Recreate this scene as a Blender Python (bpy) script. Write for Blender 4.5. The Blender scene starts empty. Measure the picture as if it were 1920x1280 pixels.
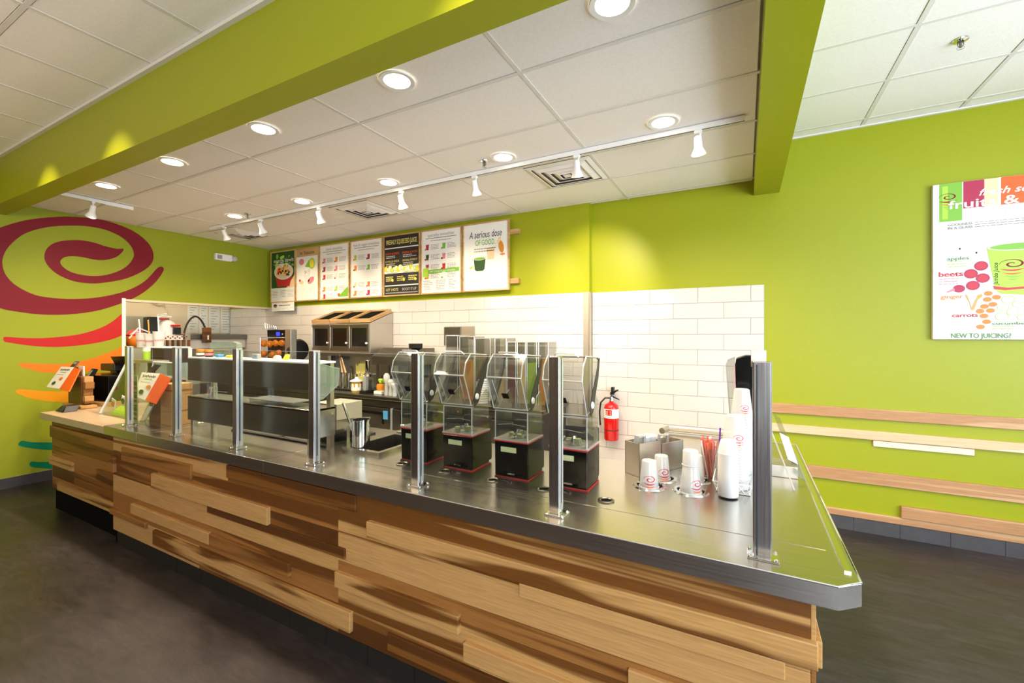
import bpy, bmesh, math, random
from mathutils import Vector, Matrix
random.seed(7)
PI = math.pi
S = bpy.context.scene
COL = S.collection
# ------------------------------------------------------------------ camera
CAMZ = 1.66; FPX = 819.7; CX = 960.0; CY = 628.7; YAW = 0.4897
cam = bpy.data.objects.new('camera', bpy.data.cameras.new('camera')); COL.objects.link(cam)
cam.location = (0, 0, CAMZ); cam.rotation_euler = (PI/2, 0, YAW)
cam.data.sensor_width = 36; cam.data.lens = FPX/1920*36; cam.data.shift_y = -(640-CY)/1920
cam.data.clip_start = 0.05; cam.data.clip_end = 60
S.camera = cam
# ------------------------------------------------------------------ world, view
W = bpy.data.worlds.new('world'); S.world = W; W.use_nodes = True
bg = W.node_tree.nodes['Background']; bg.inputs[0].default_value = (0.78, 0.87, 1.0, 1); bg.inputs[1].default_value = 1.6
S.view_settings.view_transform = 'Standard'; S.view_settings.look = 'None'
S.view_settings.exposure = -0.08; S.view_settings.gamma = 1.0; S.view_settings.use_curve_mapping = False
try:
    S.cycles.max_bounces = 7; S.cycles.transparent_max_bounces = 24; S.cycles.sample_clamp_indirect = 4
    S.cycles.caustics_reflective = False; S.cycles.caustics_refractive = False
except Exception: pass
# ------------------------------------------------------------------ lights
def area(name, loc, rot, sx, sy, power, col, spread=PI):
    l = bpy.data.lights.new(name, 'AREA'); l.shape = 'RECTANGLE'; l.size = sx; l.size_y = sy
    l.energy = power; l.color = col; l.spread = spread
    o = bpy.data.objects.new(name, l); COL.objects.link(o); o.location = loc; o.rotation_euler = rot; return o
DAY = (0.80, 0.90, 1.0); WARM = (1.0, 0.80, 0.55)
area('window_daylight', (2.2, -3.8, 1.7), (-PI/2, 0, PI), 1.9, 2.3, 250, DAY)
area('side_window_daylight', (3.34, 1.6, 1.75), (0, PI/2, 0), 2.2, 3.4, 240, DAY)
# downlights in the lowered ceiling: two rows
DL = [(-0.507-1.2266*i+0.0, 1.873) for i in range(5)] + [(-0.487-1.235*i, 3.08) for i in range(5)]
def spot(name, loc, target, power, angle, blend, col=WARM, radius=0.04):
    l = bpy.data.lights.new(name, 'SPOT'); l.energy = power; l.spot_size = math.radians(angle); l.spot_blend = blend
    l.color = col; l.shadow_soft_size = radius
    o = bpy.data.objects.new(name, l); COL.objects.link(o); o.location = loc
    o.rotation_euler = (Vector(target)-Vector(loc)).to_track_quat('-Z', 'Y').to_euler(); return o
for (x, y) in DL:
    spot('downlight_lamp', (x, y, 3.075), (x, y, 0), 145, 158, 0.6, (1.0, 0.80, 0.58), 0.075)
# track heads aimed at the back wall
HEADS = [-0.284, -1.158, -2.103, -2.95, -4.133, -5.183, -5.952]
for i, x in enumerate(HEADS[1:], 1):
    spot('track_lamp', (x, 3.36, 2.86), (x-0.05+(-0.22 if i == 1 else 0), 4.58, 2.12 if i > 1 else 2.2), 48 if i > 1 else 125, 62, 0.8, (1, .80, .54), 0.03)
spot('track_lamp', (-0.284, 3.30, 2.84), (-0.35, 3.5, 0.9), 26, 80, 0.8, (1, .82, .58), 0.03)
spot('mural_lamp', (-6.0, 1.97, 2.88), (-7.07, 2.3, 1.9), 12, 90, 0.8, (1, .86, .66), 0.03)
# lamps of the dining room ceiling in front of the green beam (outside the frame), then added fill lights
for x in (-5.25, -3.96, -.88):
    spot('dining_lamp', (x, .76, 3.40), (x, 1.5, 2.62), 75, 50, 0.8, (1, .80, .45), 0.02)
for x, y in ((-5.6, -0.6), (-3.6, -0.8), (-1.6, -1.2), (0.8, -1.6)):  # unseen warm fill points, added to brighten the ceilings
    l = bpy.data.lights.new('fill_lamp', 'POINT'); l.energy = 42; l.color = (1, .76, .50); l.shadow_soft_size = .12
    o = bpy.data.objects.new('fill_lamp', l); COL.objects.link(o); o.location = (x, y, 2.45)

# ------------------------------------------------------------------ pixel -> world on a known plane
_c, _s = math.cos(YAW), math.sin(YAW)
def ray(u, v):
    d = u-CX; return Vector((-_s*FPX+_c*d, _c*FPX+_s*d, CY-v))
def atY(u, v, Y): r = ray(u, v); r = r*(Y/r.y); return Vector((r.x, r.y, r.z+CAMZ))
def atX(u, v, X): r = ray(u, v); r = r*(X/r.x); return Vector((r.x, r.y, r.z+CAMZ))
def atZ(u, v, Z): r = ray(u, v); r = r*((Z-CAMZ)/r.z); return Vector((r.x, r.y, r.z+CAMZ))

# ------------------------------------------------------------------ materials
MATS = {}
def srgb(c):
    f = lambda x: x/12.92 if x <= 0.04045 else ((x+0.055)/1.055)**2.4
    return tuple(f(v/255) for v in c)+(1,)
def mat(name, col, rough=0.5, metal=0.0, spec=0.5, noise=0.0, nscale=8.0, bump=0.0, bscale=60.0, emit=None, es=0.0, coat=0.0, stretch=None, rvar=0.0):
    m = bpy.data.materials.new(name); m.use_nodes = True; nt = m.node_tree; N = nt.nodes; L = nt.links
    b = N['Principled BSDF']; c = srgb(col) if max(col) > 1 else tuple(col)+(1,)
    b.inputs['Base Color'].default_value = c; b.inputs['Roughness'].default_value = rough; b.inputs['Metallic'].default_value = metal
    b.inputs['Specular IOR Level'].default_value = spec; b.inputs['Coat Weight'].default_value = coat
    if emit: b.inputs['Emission Color'].default_value = srgb(emit); b.inputs['Emission Strength'].default_value = es
    tc = N.new('ShaderNodeTexCoord'); mp = N.new('ShaderNodeMapping'); L.new(tc.outputs['Object'], mp.inputs[0])
    if stretch: mp.inputs['Scale'].default_value = stretch
    if noise:
        n = N.new('ShaderNodeTexNoise'); n.inputs['Scale'].default_value = nscale; n.inputs['Detail'].default_value = 5; L.new(mp.outputs[0], n.inputs[0])
        r = N.new('ShaderNodeValToRGB'); L.new(n.outputs[0], r.inputs[0])
        r.color_ramp.elements[0].position = 0.3; r.color_ramp.elements[1].position = 0.7
        r.color_ramp.elements[0].color = tuple(max(0, v*(1-noise)) for v in c[:3])+(1,)
        r.color_ramp.elements[1].color = tuple(min(1, v*(1+noise)) for v in c[:3])+(1,)
        L.new(r.outputs[0], b.inputs['Base Color'])
        if rvar:
            mr = N.new('ShaderNodeMapRange'); L.new(n.outputs[0], mr.inputs[0]); mr.inputs[1].default_value = .3; mr.inputs[2].default_value = .7
            mr.inputs[3].default_value = rough-rvar; mr.inputs[4].default_value = rough+rvar; L.new(mr.outputs[0], b.inputs['Roughness'])
    if bump:
        n2 = N.new('ShaderNodeTexNoise'); n2.inputs['Scale'].default_value = bscale; n2.inputs['Detail'].default_value = 3; L.new(mp.outputs[0], n2.inputs[0])
        bp = N.new('ShaderNodeBump'); bp.inputs['Strength'].default_value = bump; bp.inputs['Distance'].default_value = 0.01
        L.new(n2.outputs[0], bp.inputs['Height']); L.new(bp.outputs[0], b.inputs['Normal'])
    MATS[name] = m; return m
def wood(name, light, dark, heart=0.0, grain=1.0, rough=0.42, hs=1.0):
    """plank wood, grain along the plank (x); dark heartwood streaks where the stretched noise passes a threshold; every plank gets its own offset"""
    m = bpy.data.materials.new(name); m.use_nodes = True; nt = m.node_tree; N = nt.nodes; L = nt.links
    b = N['Principled BSDF']; b.inputs['Roughness'].default_value = rough; b.inputs['Specular IOR Level'].default_value = 0.35
    geo = N.new('ShaderNodeNewGeometry'); oi = N.new('ShaderNodeObjectInfo')
    mul = N.new('ShaderNodeMath'); mul.operation = 'MULTIPLY'; mul.inputs[1].default_value = 37.0; L.new(oi.outputs['Random'], mul.inputs[0])
    add = N.new('ShaderNodeVectorMath'); add.operation = 'ADD'; L.new(geo.outputs['Position'], add.inputs[0]); L.new(mul.outputs[0], add.inputs[1])
    mp = N.new('ShaderNodeMapping'); mp.inputs['Scale'].default_value = (0.28*hs, 0.4, 5.5*hs); L.new(add.outputs[0], mp.inputs[0])
    n1 = N.new('ShaderNodeTexNoise'); n1.inputs['Scale'].default_value = 1.3; n1.inputs['Detail'].default_value = 3; n1.inputs['Distortion'].default_value = 0.6; L.new(mp.outputs[0], n1.inputs[0])
    mp2 = N.new('ShaderNodeMapping'); mp2.inputs['Scale'].default_value = (3, 30, 75); L.new(add.outputs[0], mp2.inputs[0])
    n2 = N.new('ShaderNodeTexNoise'); n2.inputs['Scale'].default_value = 2.2*grain; n2.inputs['Detail'].default_value = 5; n2.inputs['Distortion'].default_value = 0.5; L.new(mp2.outputs[0], n2.inputs[0])
    r1 = N.new('ShaderNodeValToRGB'); L.new(n1.outputs[0], r1.inputs[0]); e = r1.color_ramp.elements
    p = 0.62-0.25*heart
    e[0].position = p-0.02; e[0].color = srgb(light); e[1].position = p+0.035; e[1].color = srgb(dark)
    r2 = N.new('ShaderNodeValToRGB'); L.new(n2.outputs[0], r2.inputs[0]); e = r2.color_ramp.elements
    e[0].position = 0.3; e[0].color = (0.62, 0.60, 0.56, 1); e[1].position = 0.65; e[1].color = (1, 1, 1, 1)
    mx = N.new('ShaderNodeMixRGB'); mx.blend_type = 'MULTIPLY'; mx.inputs[0].default_value = 0.6; L.new(r1.outputs[0], mx.inputs[1]); L.new(r2.outputs[0], mx.inputs[2])
    L.new(mx.outputs[0], b.inputs['Base Color'])
    MATS[name] = m; return m
def steel(name, col=(0.62, 0.60, 0.56), rough=0.24, dirn=(1.5, 60, 60), wob=0.05):
    m = bpy.data.materials.new(name); m.use_nodes = True; nt = m.node_tree; N = nt.nodes; L = nt.links
    b = N['Principled BSDF']; b.inputs['Metallic'].default_value = 1; b.inputs['Base Color'].default_value = tuple(col)+(1,)
    geo = N.new('ShaderNodeNewGeometry'); mp = N.new('ShaderNodeMapping'); mp.inputs['Scale'].default_value = dirn; L.new(geo.outputs['Position'], mp.inputs[0])
    n = N.new('ShaderNodeTexNoise'); n.inputs['Scale'].default_value = 2.5; n.inputs['Detail'].default_value = 6; L.new(mp.outputs[0], n.inputs[0])
    mr = N.new('ShaderNodeMapRange'); L.new(n.outputs[0], mr.inputs[0]); mr.inputs[1].default_value = .3; mr.inputs[2].default_value = .7
    mr.inputs[3].default_value = rough-0.03; mr.inputs[4].default_value = rough+0.03; L.new(mr.outputs[0], b.inputs['Roughness'])
    n3 = N.new('ShaderNodeTexNoise'); n3.inputs['Scale'].default_value = 5; n3.inputs['Detail'].default_value = 2; L.new(geo.outputs['Position'], n3.inputs[0])
    bp = N.new('ShaderNodeBump'); bp.inputs['Strength'].default_value = wob; bp.inputs['Distance'].default_value = 0.05; L.new(n3.outputs[0], bp.inputs['Height'])
    L.new(bp.outputs[0], b.inputs['Normal'])
    MATS[name] = m; return m
def clear(name, tint=(0.97, 0.99, 0.98), refl=0.10, rough=0.03, veil=0.0, vcol=(0.8, 0.8, 0.78)):
    """thin clear sheet: see-through, Fresnel gloss, optional milky veil"""
    m = bpy.data.materials.new(name); m.use_nodes = True; nt = m.node_tree; N = nt.nodes; L = nt.links
    N.remove(N['Principled BSDF']); out = N['Material Output']
    t = N.new('ShaderNodeBsdfTransparent'); t.inputs[0].default_value = tuple(tint)+(1,)
    g = N.new('ShaderNodeBsdfGlossy'); g.inputs['Roughness'].default_value = rough
    fr = N.new('ShaderNodeLayerWeight'); pw = N.new('ShaderNodeMath'); pw.operation = 'POWER'; pw.inputs[1].default_value = 5; L.new(fr.outputs['Facing'], pw.inputs[0])
    ad = N.new('ShaderNodeMath'); ad.operation = 'ADD'; ad.use_clamp = True; ad.inputs[1].default_value = refl; L.new(pw.outputs[0], ad.inputs[0])
    mx = N.new('ShaderNodeMixShader'); L.new(ad.outputs[0], mx.inputs[0]); L.new(t.outputs[0], mx.inputs[1]); L.new(g.outputs[0], mx.inputs[2])
    last = mx
    if veil:
        d = N.new('ShaderNodeBsdfDiffuse'); d.inputs[0].default_value = tuple(vcol)+(1,)
        m2 = N.new('ShaderNodeMixShader'); m2.inputs[0].default_value = veil; L.new(mx.outputs[0], m2.inputs[1]); L.new(d.outputs[0], m2.inputs[2]); last = m2
    L.new(last.outputs[0], out.inputs[0]); MATS[name] = m; return m

mat('green_paint', (150, 157, 20), 0.38, bump=0.12, bscale=220, spec=0.3)
mat('mural_green', (148, 158, 40), 0.5, bump=0.1, bscale=220, spec=0.2)
mat('cream_paint', (224, 205, 178), 0.6); mat('white_paint', (235, 235, 232), 0.5)
mat('bounce_floor', (225, 212, 195), 0.5); mat('wall_dark', (98, 82, 66), 0.7); mat('wall_plain', (215, 210, 200), 0.7)
mat('ceiling_tile_cream', (247, 244, 240), 0.85, noise=0.03, nscale=60, bump=0.25, bscale=350)
mat('grid_white', (222, 220, 214), 0.6); mat('duct_grey', (120, 112, 102), 0.9)
mat('tile_white', (208, 203, 197), 0.16, spec=0.5); mat('grout', (178, 168, 158), 0.8)
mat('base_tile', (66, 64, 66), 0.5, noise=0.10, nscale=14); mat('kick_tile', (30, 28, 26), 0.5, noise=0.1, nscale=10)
mat('concrete', (50, 44, 44), 0.42, noise=0.42, nscale=1.4, bump=0.05, bscale=30, rvar=0.12, stretch=(1, 2.2, 1))
def mottle(name):
    m = MATS[name]; nt = m.node_tree; N = nt.nodes; L = nt.links; b = N['Principled BSDF']; src = b.inputs['Base Color'].links[0].from_socket
    g = N.new('ShaderNodeNewGeometry'); mp = N.new('ShaderNodeMapping'); mp.inputs['Rotation'].default_value = (0, 0, .5); mp.inputs['Scale'].default_value = (3.5, 14, 1); L.new(g.outputs['Position'], mp.inputs[0])
    n = N.new('ShaderNodeTexNoise'); n.inputs['Scale'].default_value = 1.6; n.inputs['Detail'].default_value = 8; n.inputs['Roughness'].default_value = .65; n.inputs['Distortion'].default_value = 1.2; L.new(mp.outputs[0], n.inputs[0])
    r = N.new('ShaderNodeValToRGB'); L.new(n.outputs[0], r.inputs[0]); r.color_ramp.elements[0].position = .32; r.color_ramp.elements[0].color = (.55, .55, .56, 1); r.color_ramp.elements[1].position = .68; r.color_ramp.elements[1].color = (1.35, 1.33, 1.30, 1)
    x = N.new('ShaderNodeMixRGB'); x.blend_type = 'MULTIPLY'; x.inputs[0].default_value = .9; L.new(src, x.inputs[1]); L.new(r.outputs[0], x.inputs[2]); L.new(x.outputs[0], b.inputs['Base Color'])
mottle('concrete')
wood('wood_light', (196, 152, 96), (126, 80, 34), 0.05); wood('wood_streak', (196, 152, 94), (112, 70, 28), 0.42)
wood('wood_mid', (158, 108, 56), (106, 64, 26), 0.45); wood('wood_brown', (128, 82, 36), (90, 54, 22), 0.5)
wood('wood_pale', (240, 222, 198), (222, 190, 150), 0.35, rough=0.5); wood('wood_rail', (205, 165, 122), (184, 138, 96), 0.5, rough=0.5)
wood('wood_frame', (206, 172, 120), (190, 150, 98), 0.5)
steel('steel', (0.60, 0.57, 0.52), 0.24, wob=0.012); steel('steel_dark', (0.22, 0.21, 0.18), 0.32); steel('steel_soft', (0.60, 0.56, 0.48), 0.42)
steel('steel_upright', (0.66, 0.66, 0.66), 0.2, dirn=(60, 60, 1.5), wob=0.0); steel('chrome', (0.8, 0.8, 0.8), 0.1, wob=0.0)
mat('alu_bright', (226, 232, 238), 0.22, metal=0.7); mat('slot_dark', (30, 34, 38), 0.5)
mat('black_gloss', (8, 9, 9), 0.16, spec=0.35); mat('black_plastic', (20, 20, 20), 0.38); mat('black_deep', (5, 5, 5), 0.8, spec=0.1)
mat('dark_brown', (44, 30, 24), 0.4); mat('white_plastic', (240, 240, 238), 0.35); mat('white_matte', (238, 236, 230), 0.6)
mat('foam_white', (226, 225, 222), 0.7); mat('paper', (240, 236, 226), 0.8); mat('grey_plastic', (150, 150, 148), 0.4)
mat('red_gloss', (196, 22, 20), 0.22, coat=0.3); mat('red_line', (190, 40, 36), 0.4); mat('red_print', (190, 34, 50), 0.5)
mat('orange', (232, 92, 20), 0.5); mat('orange_fruit', (228, 120, 20), 0.45, bump=0.2, bscale=90); mat('amber', (214, 140, 40), 0.4)
mat('maroon', (122, 24, 38), 0.5, spec=0.2, bump=0.1, bscale=220); mat('mural_red', (184, 38, 40), 0.5, spec=0.2); mat('mural_orange', (228, 122, 34), 0.5, spec=0.2)
mat('mural_amber', (222, 148, 24), 0.5, spec=0.2); mat('mural_teal', (10, 122, 86), 0.5, spec=0.2)
mat('yellow', (238, 214, 60), 0.5); mat('blue', (70, 150, 200), 0.5); mat('green_print', (120, 178, 50), 0.5); mat('dark_green', (30, 74, 30), 0.5)
mat('lime', (168, 208, 60), 0.5); mat('pink', (226, 130, 140), 0.5); mat('beet', (170, 24, 70), 0.5); mat('text_dark', (40, 36, 34), 0.7)
mat('text_grey', (150, 146, 140), 0.7); mat('text_light', (205, 200, 194), 0.7); mat('poster_white', (214, 213, 212), 0.4); mat('board_black', (34, 30, 28), 0.5)
mat('text_green', (96, 140, 84), 0.6); mat('text_yellow', (224, 214, 120), 0.6); mat('peach', (240, 205, 160), 0.5); mat('tan_box', (196, 160, 90), 0.6); mat('purple', (110, 50, 160), 0.4)
mat('straw_red', (226, 120, 96), 0.4); mat('stone', (178, 158, 130), 0.3, noise=0.08, nscale=40); mat('label_green', (178, 186, 140), 0.6)
mat('lamp_glow', (255, 246, 226), 0.5, emit=(255, 240, 214), es=14.0); mat('screen_blue', (20, 40, 220), 0.3, emit=(40, 70, 255), es=1.4)
mat('lcd', (150, 160, 150), 0.2); mat('red_led', (220, 30, 20), 0.4, emit=(255, 30, 20), es=1.5)
clear('glass_sheet', (0.95, 0.975, 0.96), 0.05, 0.01); clear('glass_green', (0.80, 0.90, 0.84), 0.12, 0.04, veil=0.24, vcol=(0.45, 0.56, 0.50))
clear('plastic_clear', (0.80, 0.81, 0.78), 0.09, 0.05, veil=0.02, vcol=(0.7, 0.7, 0.66)); clear('plastic_edge', (0.85, 0.86, 0.83), 0.30, 0.12, veil=0.34, vcol=(0.8, 0.8, 0.77))
clear('cup_frost', (0.88, 0.88, 0.86), 0.08, 0.2, veil=0.58, vcol=(0.74, 0.74, 0.72)); clear('amber_clear', (0.95, 0.75, 0.4), 0.1, 0.05, veil=0.4, vcol=(0.85, 0.55, 0.12))
clear('maroon_clear', (0.5, 0.25, 0.25), 0.1, 0.05, veil=0.35, vcol=(0.2, 0.08, 0.08))

# ------------------------------------------------------------------ mesh builder
class MB:
    def __init__(s): s.v = []; s.f = []; s.m = []; s.mats = []
    def mi(s, m):
        if m not in s.mats: s.mats.append(m)
        return s.mats.index(m)
    def add(s, vs, fs, m):
        o = len(s.v); s.v += [tuple(v) for v in vs]; k = s.mi(m)
        for f in fs: s.f.append([o+i for i in f]); s.m.append(k)
        return s
    def box(s, x0, x1, y0, y1, z0, z1, m):
        vs = [(x, y, z) for z in (z0, z1) for y in (y0, y1) for x in (x0, x1)]
        return s.add(vs, [(0, 2, 3, 1), (4, 5, 7, 6), (0, 1, 5, 4), (2, 6, 7, 3), (0, 4, 6, 2), (1, 3, 7, 5)], m)
    def quad(s, a, b, c, d, m): return s.add([a, b, c, d], [(0, 1, 2, 3)], m)
    def poly(s, pts, m): return s.add(pts, [tuple(range(len(pts)))], m)
    def prism(s, pts, vec, m):
        n = len(pts); v = Vector(vec); vs = [Vector(p) for p in pts]+[Vector(p)+v for p in pts]
        return s.add(vs, [tuple(range(n))[::-1], tuple(range(n, 2*n))]+[(i, (i+1) % n, n+(i+1) % n, n+i) for i in range(n)], m)
    def cyl(s, p0, p1, r0, m, r1=None, n=16, caps=True):
        p0 = Vector(p0); p1 = Vector(p1); r1 = r0 if r1 is None else r1
        d = (p1-p0).normalized(); a = d.orthogonal().normalized(); b = d.cross(a)
        vs = [p0+(a*math.cos(2*PI*i/n)+b*math.sin(2*PI*i/n))*r0 for i in range(n)]+[p1+(a*math.cos(2*PI*i/n)+b*math.sin(2*PI*i/n))*r1 for i in range(n)]
        fs = [(i, (i+1) % n, n+(i+1) % n, n+i) for i in range(n)]
        if caps: fs += [tuple(range(n))[::-1], tuple(range(n, 2*n))]
        return s.add(vs, fs, m)
    def tube(s, pts, r, m, n=6, closed=False):
        P = [Vector(p) for p in pts]; K = len(P); vs = []
        up = None
        for i, p in enumerate(P):
            a = P[i-1] if (i > 0 or closed) else p; b = P[(i+1) % K] if (i < K-1 or closed) else p
            d = (b-a).normalized()
            if up is None: up = d.orthogonal().normalized()
            up = (up-d*up.dot(d)); up = up.normalized() if up.length > 1e-6 else d.orthogonal().normalized()
            q = d.cross(up)
            vs += [p+(up*math.cos(2*PI*j/n)+q*math.sin(2*PI*j/n))*r for j in range(n)]
        fs = []
        for i in range(K if closed else K-1):
            k = (i+1) % K
            fs += [(i*n+j, i*n+(j+1) % n, k*n+(j+1) % n, k*n+j) for j in range(n)]
        if not closed: fs += [tuple(range(n))[::-1], tuple(range((K-1)*n, K*n))]
        return s.add(vs, fs, m)
    def lathe(s, prof, c, m, n=20, axis='z', tilt=None, caps=False):
        c = Vector(c); vs = []
        for (r, h) in prof:
            for j in range(n):
                a = 2*PI*j/n; v = Vector((r*math.cos(a), r*math.sin(a), h))
                if axis == 'y': v = Vector((v.x, v.z, v.y))
                if axis == 'x': v = Vector((v.z, v.x, v.y))
                if tilt: v = tilt @ v
                vs.append(c+v)
        K = len(prof)
        fs = [(i*n+j, i*n+(j+1) % n, (i+1)*n+(j+1) % n, (i+1)*n+j) for i in range(K-1) for j in range(n)]
        if caps and prof[0][0] > 1e-5: fs.append(tuple(range(n))[::-1])
        if caps and prof[-1][0] > 1e-5: fs.append(tuple(range((K-1)*n, K*n)))
        return s.add(vs, fs, m)
    def ball(s, c, r, m, n=10, sz=1.0):
        return s.lathe([(max(1e-6, r*math.sin(PI*i/n)), -r*sz*math.cos(PI*i/n)) for i in range(n+1)], c, m, n=n+4)
    def disc(s, c, rx, rz, m, n=24, plane='xz', rot=0.0):
        c = Vector(c); pts = []
        for i in range(n):
            a = -2*PI*i/n; x = rx*math.cos(a); z = rz*math.sin(a); x, z = x*math.cos(rot)-z*math.sin(rot), x*math.sin(rot)+z*math.cos(rot)
            pts.append(c+(Vector((x, 0, z)) if plane == 'xz' else Vector((x, z, 0)) if plane == 'xy' else Vector((0, x, z))))
        return s.poly(pts, m)
    def build(s, name, parent=None, bevel=0.0, smooth=False, loc=None, xf=None):
        me = bpy.data.meshes.new(name)
        vs = s.v
        if xf is not None: vs = [tuple(xf @ Vector(v)) for v in vs]
        if parent is not None and loc is None: loc = parent_world(parent)
        L0 = Vector(loc) if loc is not None else Vector((0, 0, 0))
        me.from_pydata([tuple(Vector(v)-L0) for v in vs], [], s.f); me.update()
        for m in s.mats: me.materials.append(MATS[m])
        for p, k in zip(me.polygons, s.m): p.material_index = k; p.use_smooth = smooth
        o = bpy.data.objects.new(name, me); COL.objects.link(o)
        if parent is None: o.location = L0
        else: o.parent = parent; o.location = L0-Vector(parent_world(parent))
        if bevel:
            b = o.modifiers.new('bevel', 'BEVEL'); b.width = bevel; b.segments = 2; b.limit_method = 'ANGLE'; b.angle_limit = 0.6
        if smooth:
            try: me.set_sharp_from_angle(angle=math.radians(40))
            except Exception: pass
        return o
def parent_world(p):
    v = Vector(p.location)
    while p.parent: p = p.parent; v += Vector(p.location)
    return v
def tag(o, label=None, cat=None, group=None, kind=None):
    if label: o['label'] = label
    if cat: o['category'] = cat
    if group: o['group'] = group
    if kind: o['kind'] = kind
    return o
def thing(name, label, cat, loc=(0, 0, 0), group=None, kind=None):
    o = bpy.data.objects.new(name, None); COL.objects.link(o); o.location = loc; o.empty_display_size = 0.1
    return tag(o, label, cat, group, kind)
def dup(src, d, label=None, group=None):
    """copy a thing, its parts and their sub-parts, moved by d"""
    r = src.copy(); COL.objects.link(r); r.location = Vector(src.location)+Vector(d)
    if label: r['label'] = label
    if group: r['group'] = group
    for ch in list(src.children):
        c = ch.copy(); COL.objects.link(c); c.parent = r
        for g in list(ch.children):
            e = g.copy(); COL.objects.link(e); e.parent = c
    return r
def one(name, mb, label, cat, loc, group=None, **kw):
    o = mb.build(name, None, loc=loc, **kw); return tag(o, label, cat, group)
def struct(name, mb, parent=None, **kw):
    o = mb.build(name, parent, **kw)
    if parent is None: o['kind'] = 'structure'
    return o
def text(s, x, z, y, h, m, parent, w=None, align='LEFT', name='lettering', shear=0.0, face='-y', xf=None, sp=1.0, bold=0.0):
    """flat lettering as a thin mesh; (x, z) baseline start on the plane y; h = cap height, w = fitted width"""
    cu = bpy.data.curves.new('txt', 'FONT'); cu.body = s; cu.size = 1; cu.shear = shear; cu.space_character = sp; cu.offset = bold
    cu.resolution_u = 3
    t = bpy.data.objects.new('txt', cu); me = bpy.data.meshes.new_from_object(t)
    xs = [v.co.x for v in me.vertices]; ys = [v.co.y for v in me.vertices]
    k = h/0.70; x0, x1 = min(xs), max(xs); kx = k if w is None else w/(x1-x0)
    off = 0 if align == 'LEFT' else (x1-x0)*kx*(0.5 if align == 'CENTER' else 1)
    L0 = parent_world(parent)
    for v in me.vertices:
        p = Vector((x+(v.co.x-x0)*kx-off, y, z+v.co.y*k))
        if xf is not None: p = xf @ p
        v.co = p-L0
    me.materials.clear(); me.materials.append(MATS[m])
    me.name = name; o = bpy.data.objects.new(name, me); COL.objects.link(o); o.parent = parent
    bpy.data.objects.remove(t); bpy.data.curves.remove(cu)
    return o
def smooth_poly(pts, k=4):
    """closed Catmull-Rom through 2-D points"""
    n = len(pts); out = []
    for i in range(n):
        p0, p1, p2, p3 = pts[i-1], pts[i], pts[(i+1) % n], pts[(i+2) % n]
        for j in range(k):
            t = j/k
            out.append(tuple(0.5*((2*p1[a])+(-p0[a]+p2[a])*t+(2*p0[a]-5*p1[a]+4*p2[a]-p3[a])*t*t+(-p0[a]+3*p1[a]-3*p2[a]+p3[a])*t**3) for a in (0, 1)))
    return out
def tri_fill(mb, pts3, m):
    from mathutils.geometry import tessellate_polygon
    P = [Vector(p) for p in pts3]; mb.add(P, [tuple(t) for t in tessellate_polygon([P])], m)

# ================================================================== THE ROOM
XL = -7.07; YB = 4.58; YR = 4.66; ZC = 3.10; ZO = 3.43; ZT = 2.13; XR = 3.4; YF = -4.0
struct('floor', MB().box(-9.2, XR+.1, YF-.1, 4.9, -0.1, 0, 'concrete'))
struct('floor_bounce', MB().box(-8.2, -.55, 2.5, YR, 0, .006, 'bounce_floor'))  # unseen pale slab added to bounce the downlights up to the ceiling
# left wall with the kitchen pass-through opening (from Y 2.64 to the back wall, up to 2.13 m)
w = MB(); w.box(XL-.12, XL, YF, .4, 0, 3.6, 'wall_dark'); w.box(XL-.12, XL, .4, 2.64, 0, 3.6, 'mural_green'); w.box(XL-.12, XL, 2.64, YB, ZT, 3.6, 'mural_green')
wl = struct('wall_left', w)
struct('trim_1', MB().box(XL-.125, XL+.006, 2.60, 2.64, 0, ZT+.01, 'white_paint'))
struct('trim_2', MB().box(XL-.125, XL+.004, 2.64, YB, ZT-.03, ZT, 'cream_paint'))
# back wall: left part (set forward by the kitchen) and right part
wb = struct('wall_back', MB().box(-8.3, -1.49, YB, YB+.2, 0, 3.6, 'green_paint'))
struct('wall_back_right', MB().box(-1.49, XR, YR, YR+.2, 0, 3.6, 'green_paint'))
# kitchen room beyond the opening
struct('wall_kitchen', MB().box(-8.32, -8.2, 0.6, YB+.2, 0, 3.3, 'cream_paint').box(-8.3, XL-.12, .5, .62, 0, 3.3, 'cream_paint'))
struct('ceiling_kitchen', MB().box(-8.3, XL-.12, .5, YB, 3.0, 3.1, 'ceiling_tile_cream'))
area('kitchen_lamp', (-7.62, 2.9, 2.95), (0, 0, 0), .5, 1.8, 26, (1, .86, .68))
# right wall with a shop window, front wall with shop windows
r = MB(); r.box(XR, XR+.12, YF, -.3, 0, 3.6, 'wall_plain'); r.box(XR, XR+.12, 3.6, YR+.2, 0, 3.6, 'wall_plain')
r.box(XR, XR+.12, -.3, 3.6, 0, .45, 'wall_plain'); r.box(XR, XR+.12, -.3, 3.6, 2.95, 3.6, 'wall_plain'); struct('wall_right', r)
f = MB(); f.box(-7.2, 1.2, YF-.12, YF, 0, 3.6, 'wall_dark'); f.box(3.2, XR+.1, YF-.12, YF, 0, 3.6, 'wall_dark')
f.box(1.2, 3.2, YF-.12, YF, 0, .4, 'wall_dark'); f.box(1.2, 3.2, YF-.12, YF, 2.95, 3.6, 'wall_plain'); struct('wall_front', f)
w1 = MB()
for x in (1.2, 2.17, 3.14): w1.box(x, x+.06, YF-.08, YF-.02, .4, 2.95, 'steel_dark')
w1.box(1.2, 3.2, YF-.08, YF-.02, .4, .46, 'steel_dark'); w1.box(1.2, 3.2, YF-.08, YF-.02, 2.89, 2.95, 'steel_dark')
win = struct('window_1', w1); MB().box(1.26, 3.14, YF-.055, YF-.047, .46, 2.89, 'glass_sheet').build('pane', win)
w2 = MB()
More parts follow.
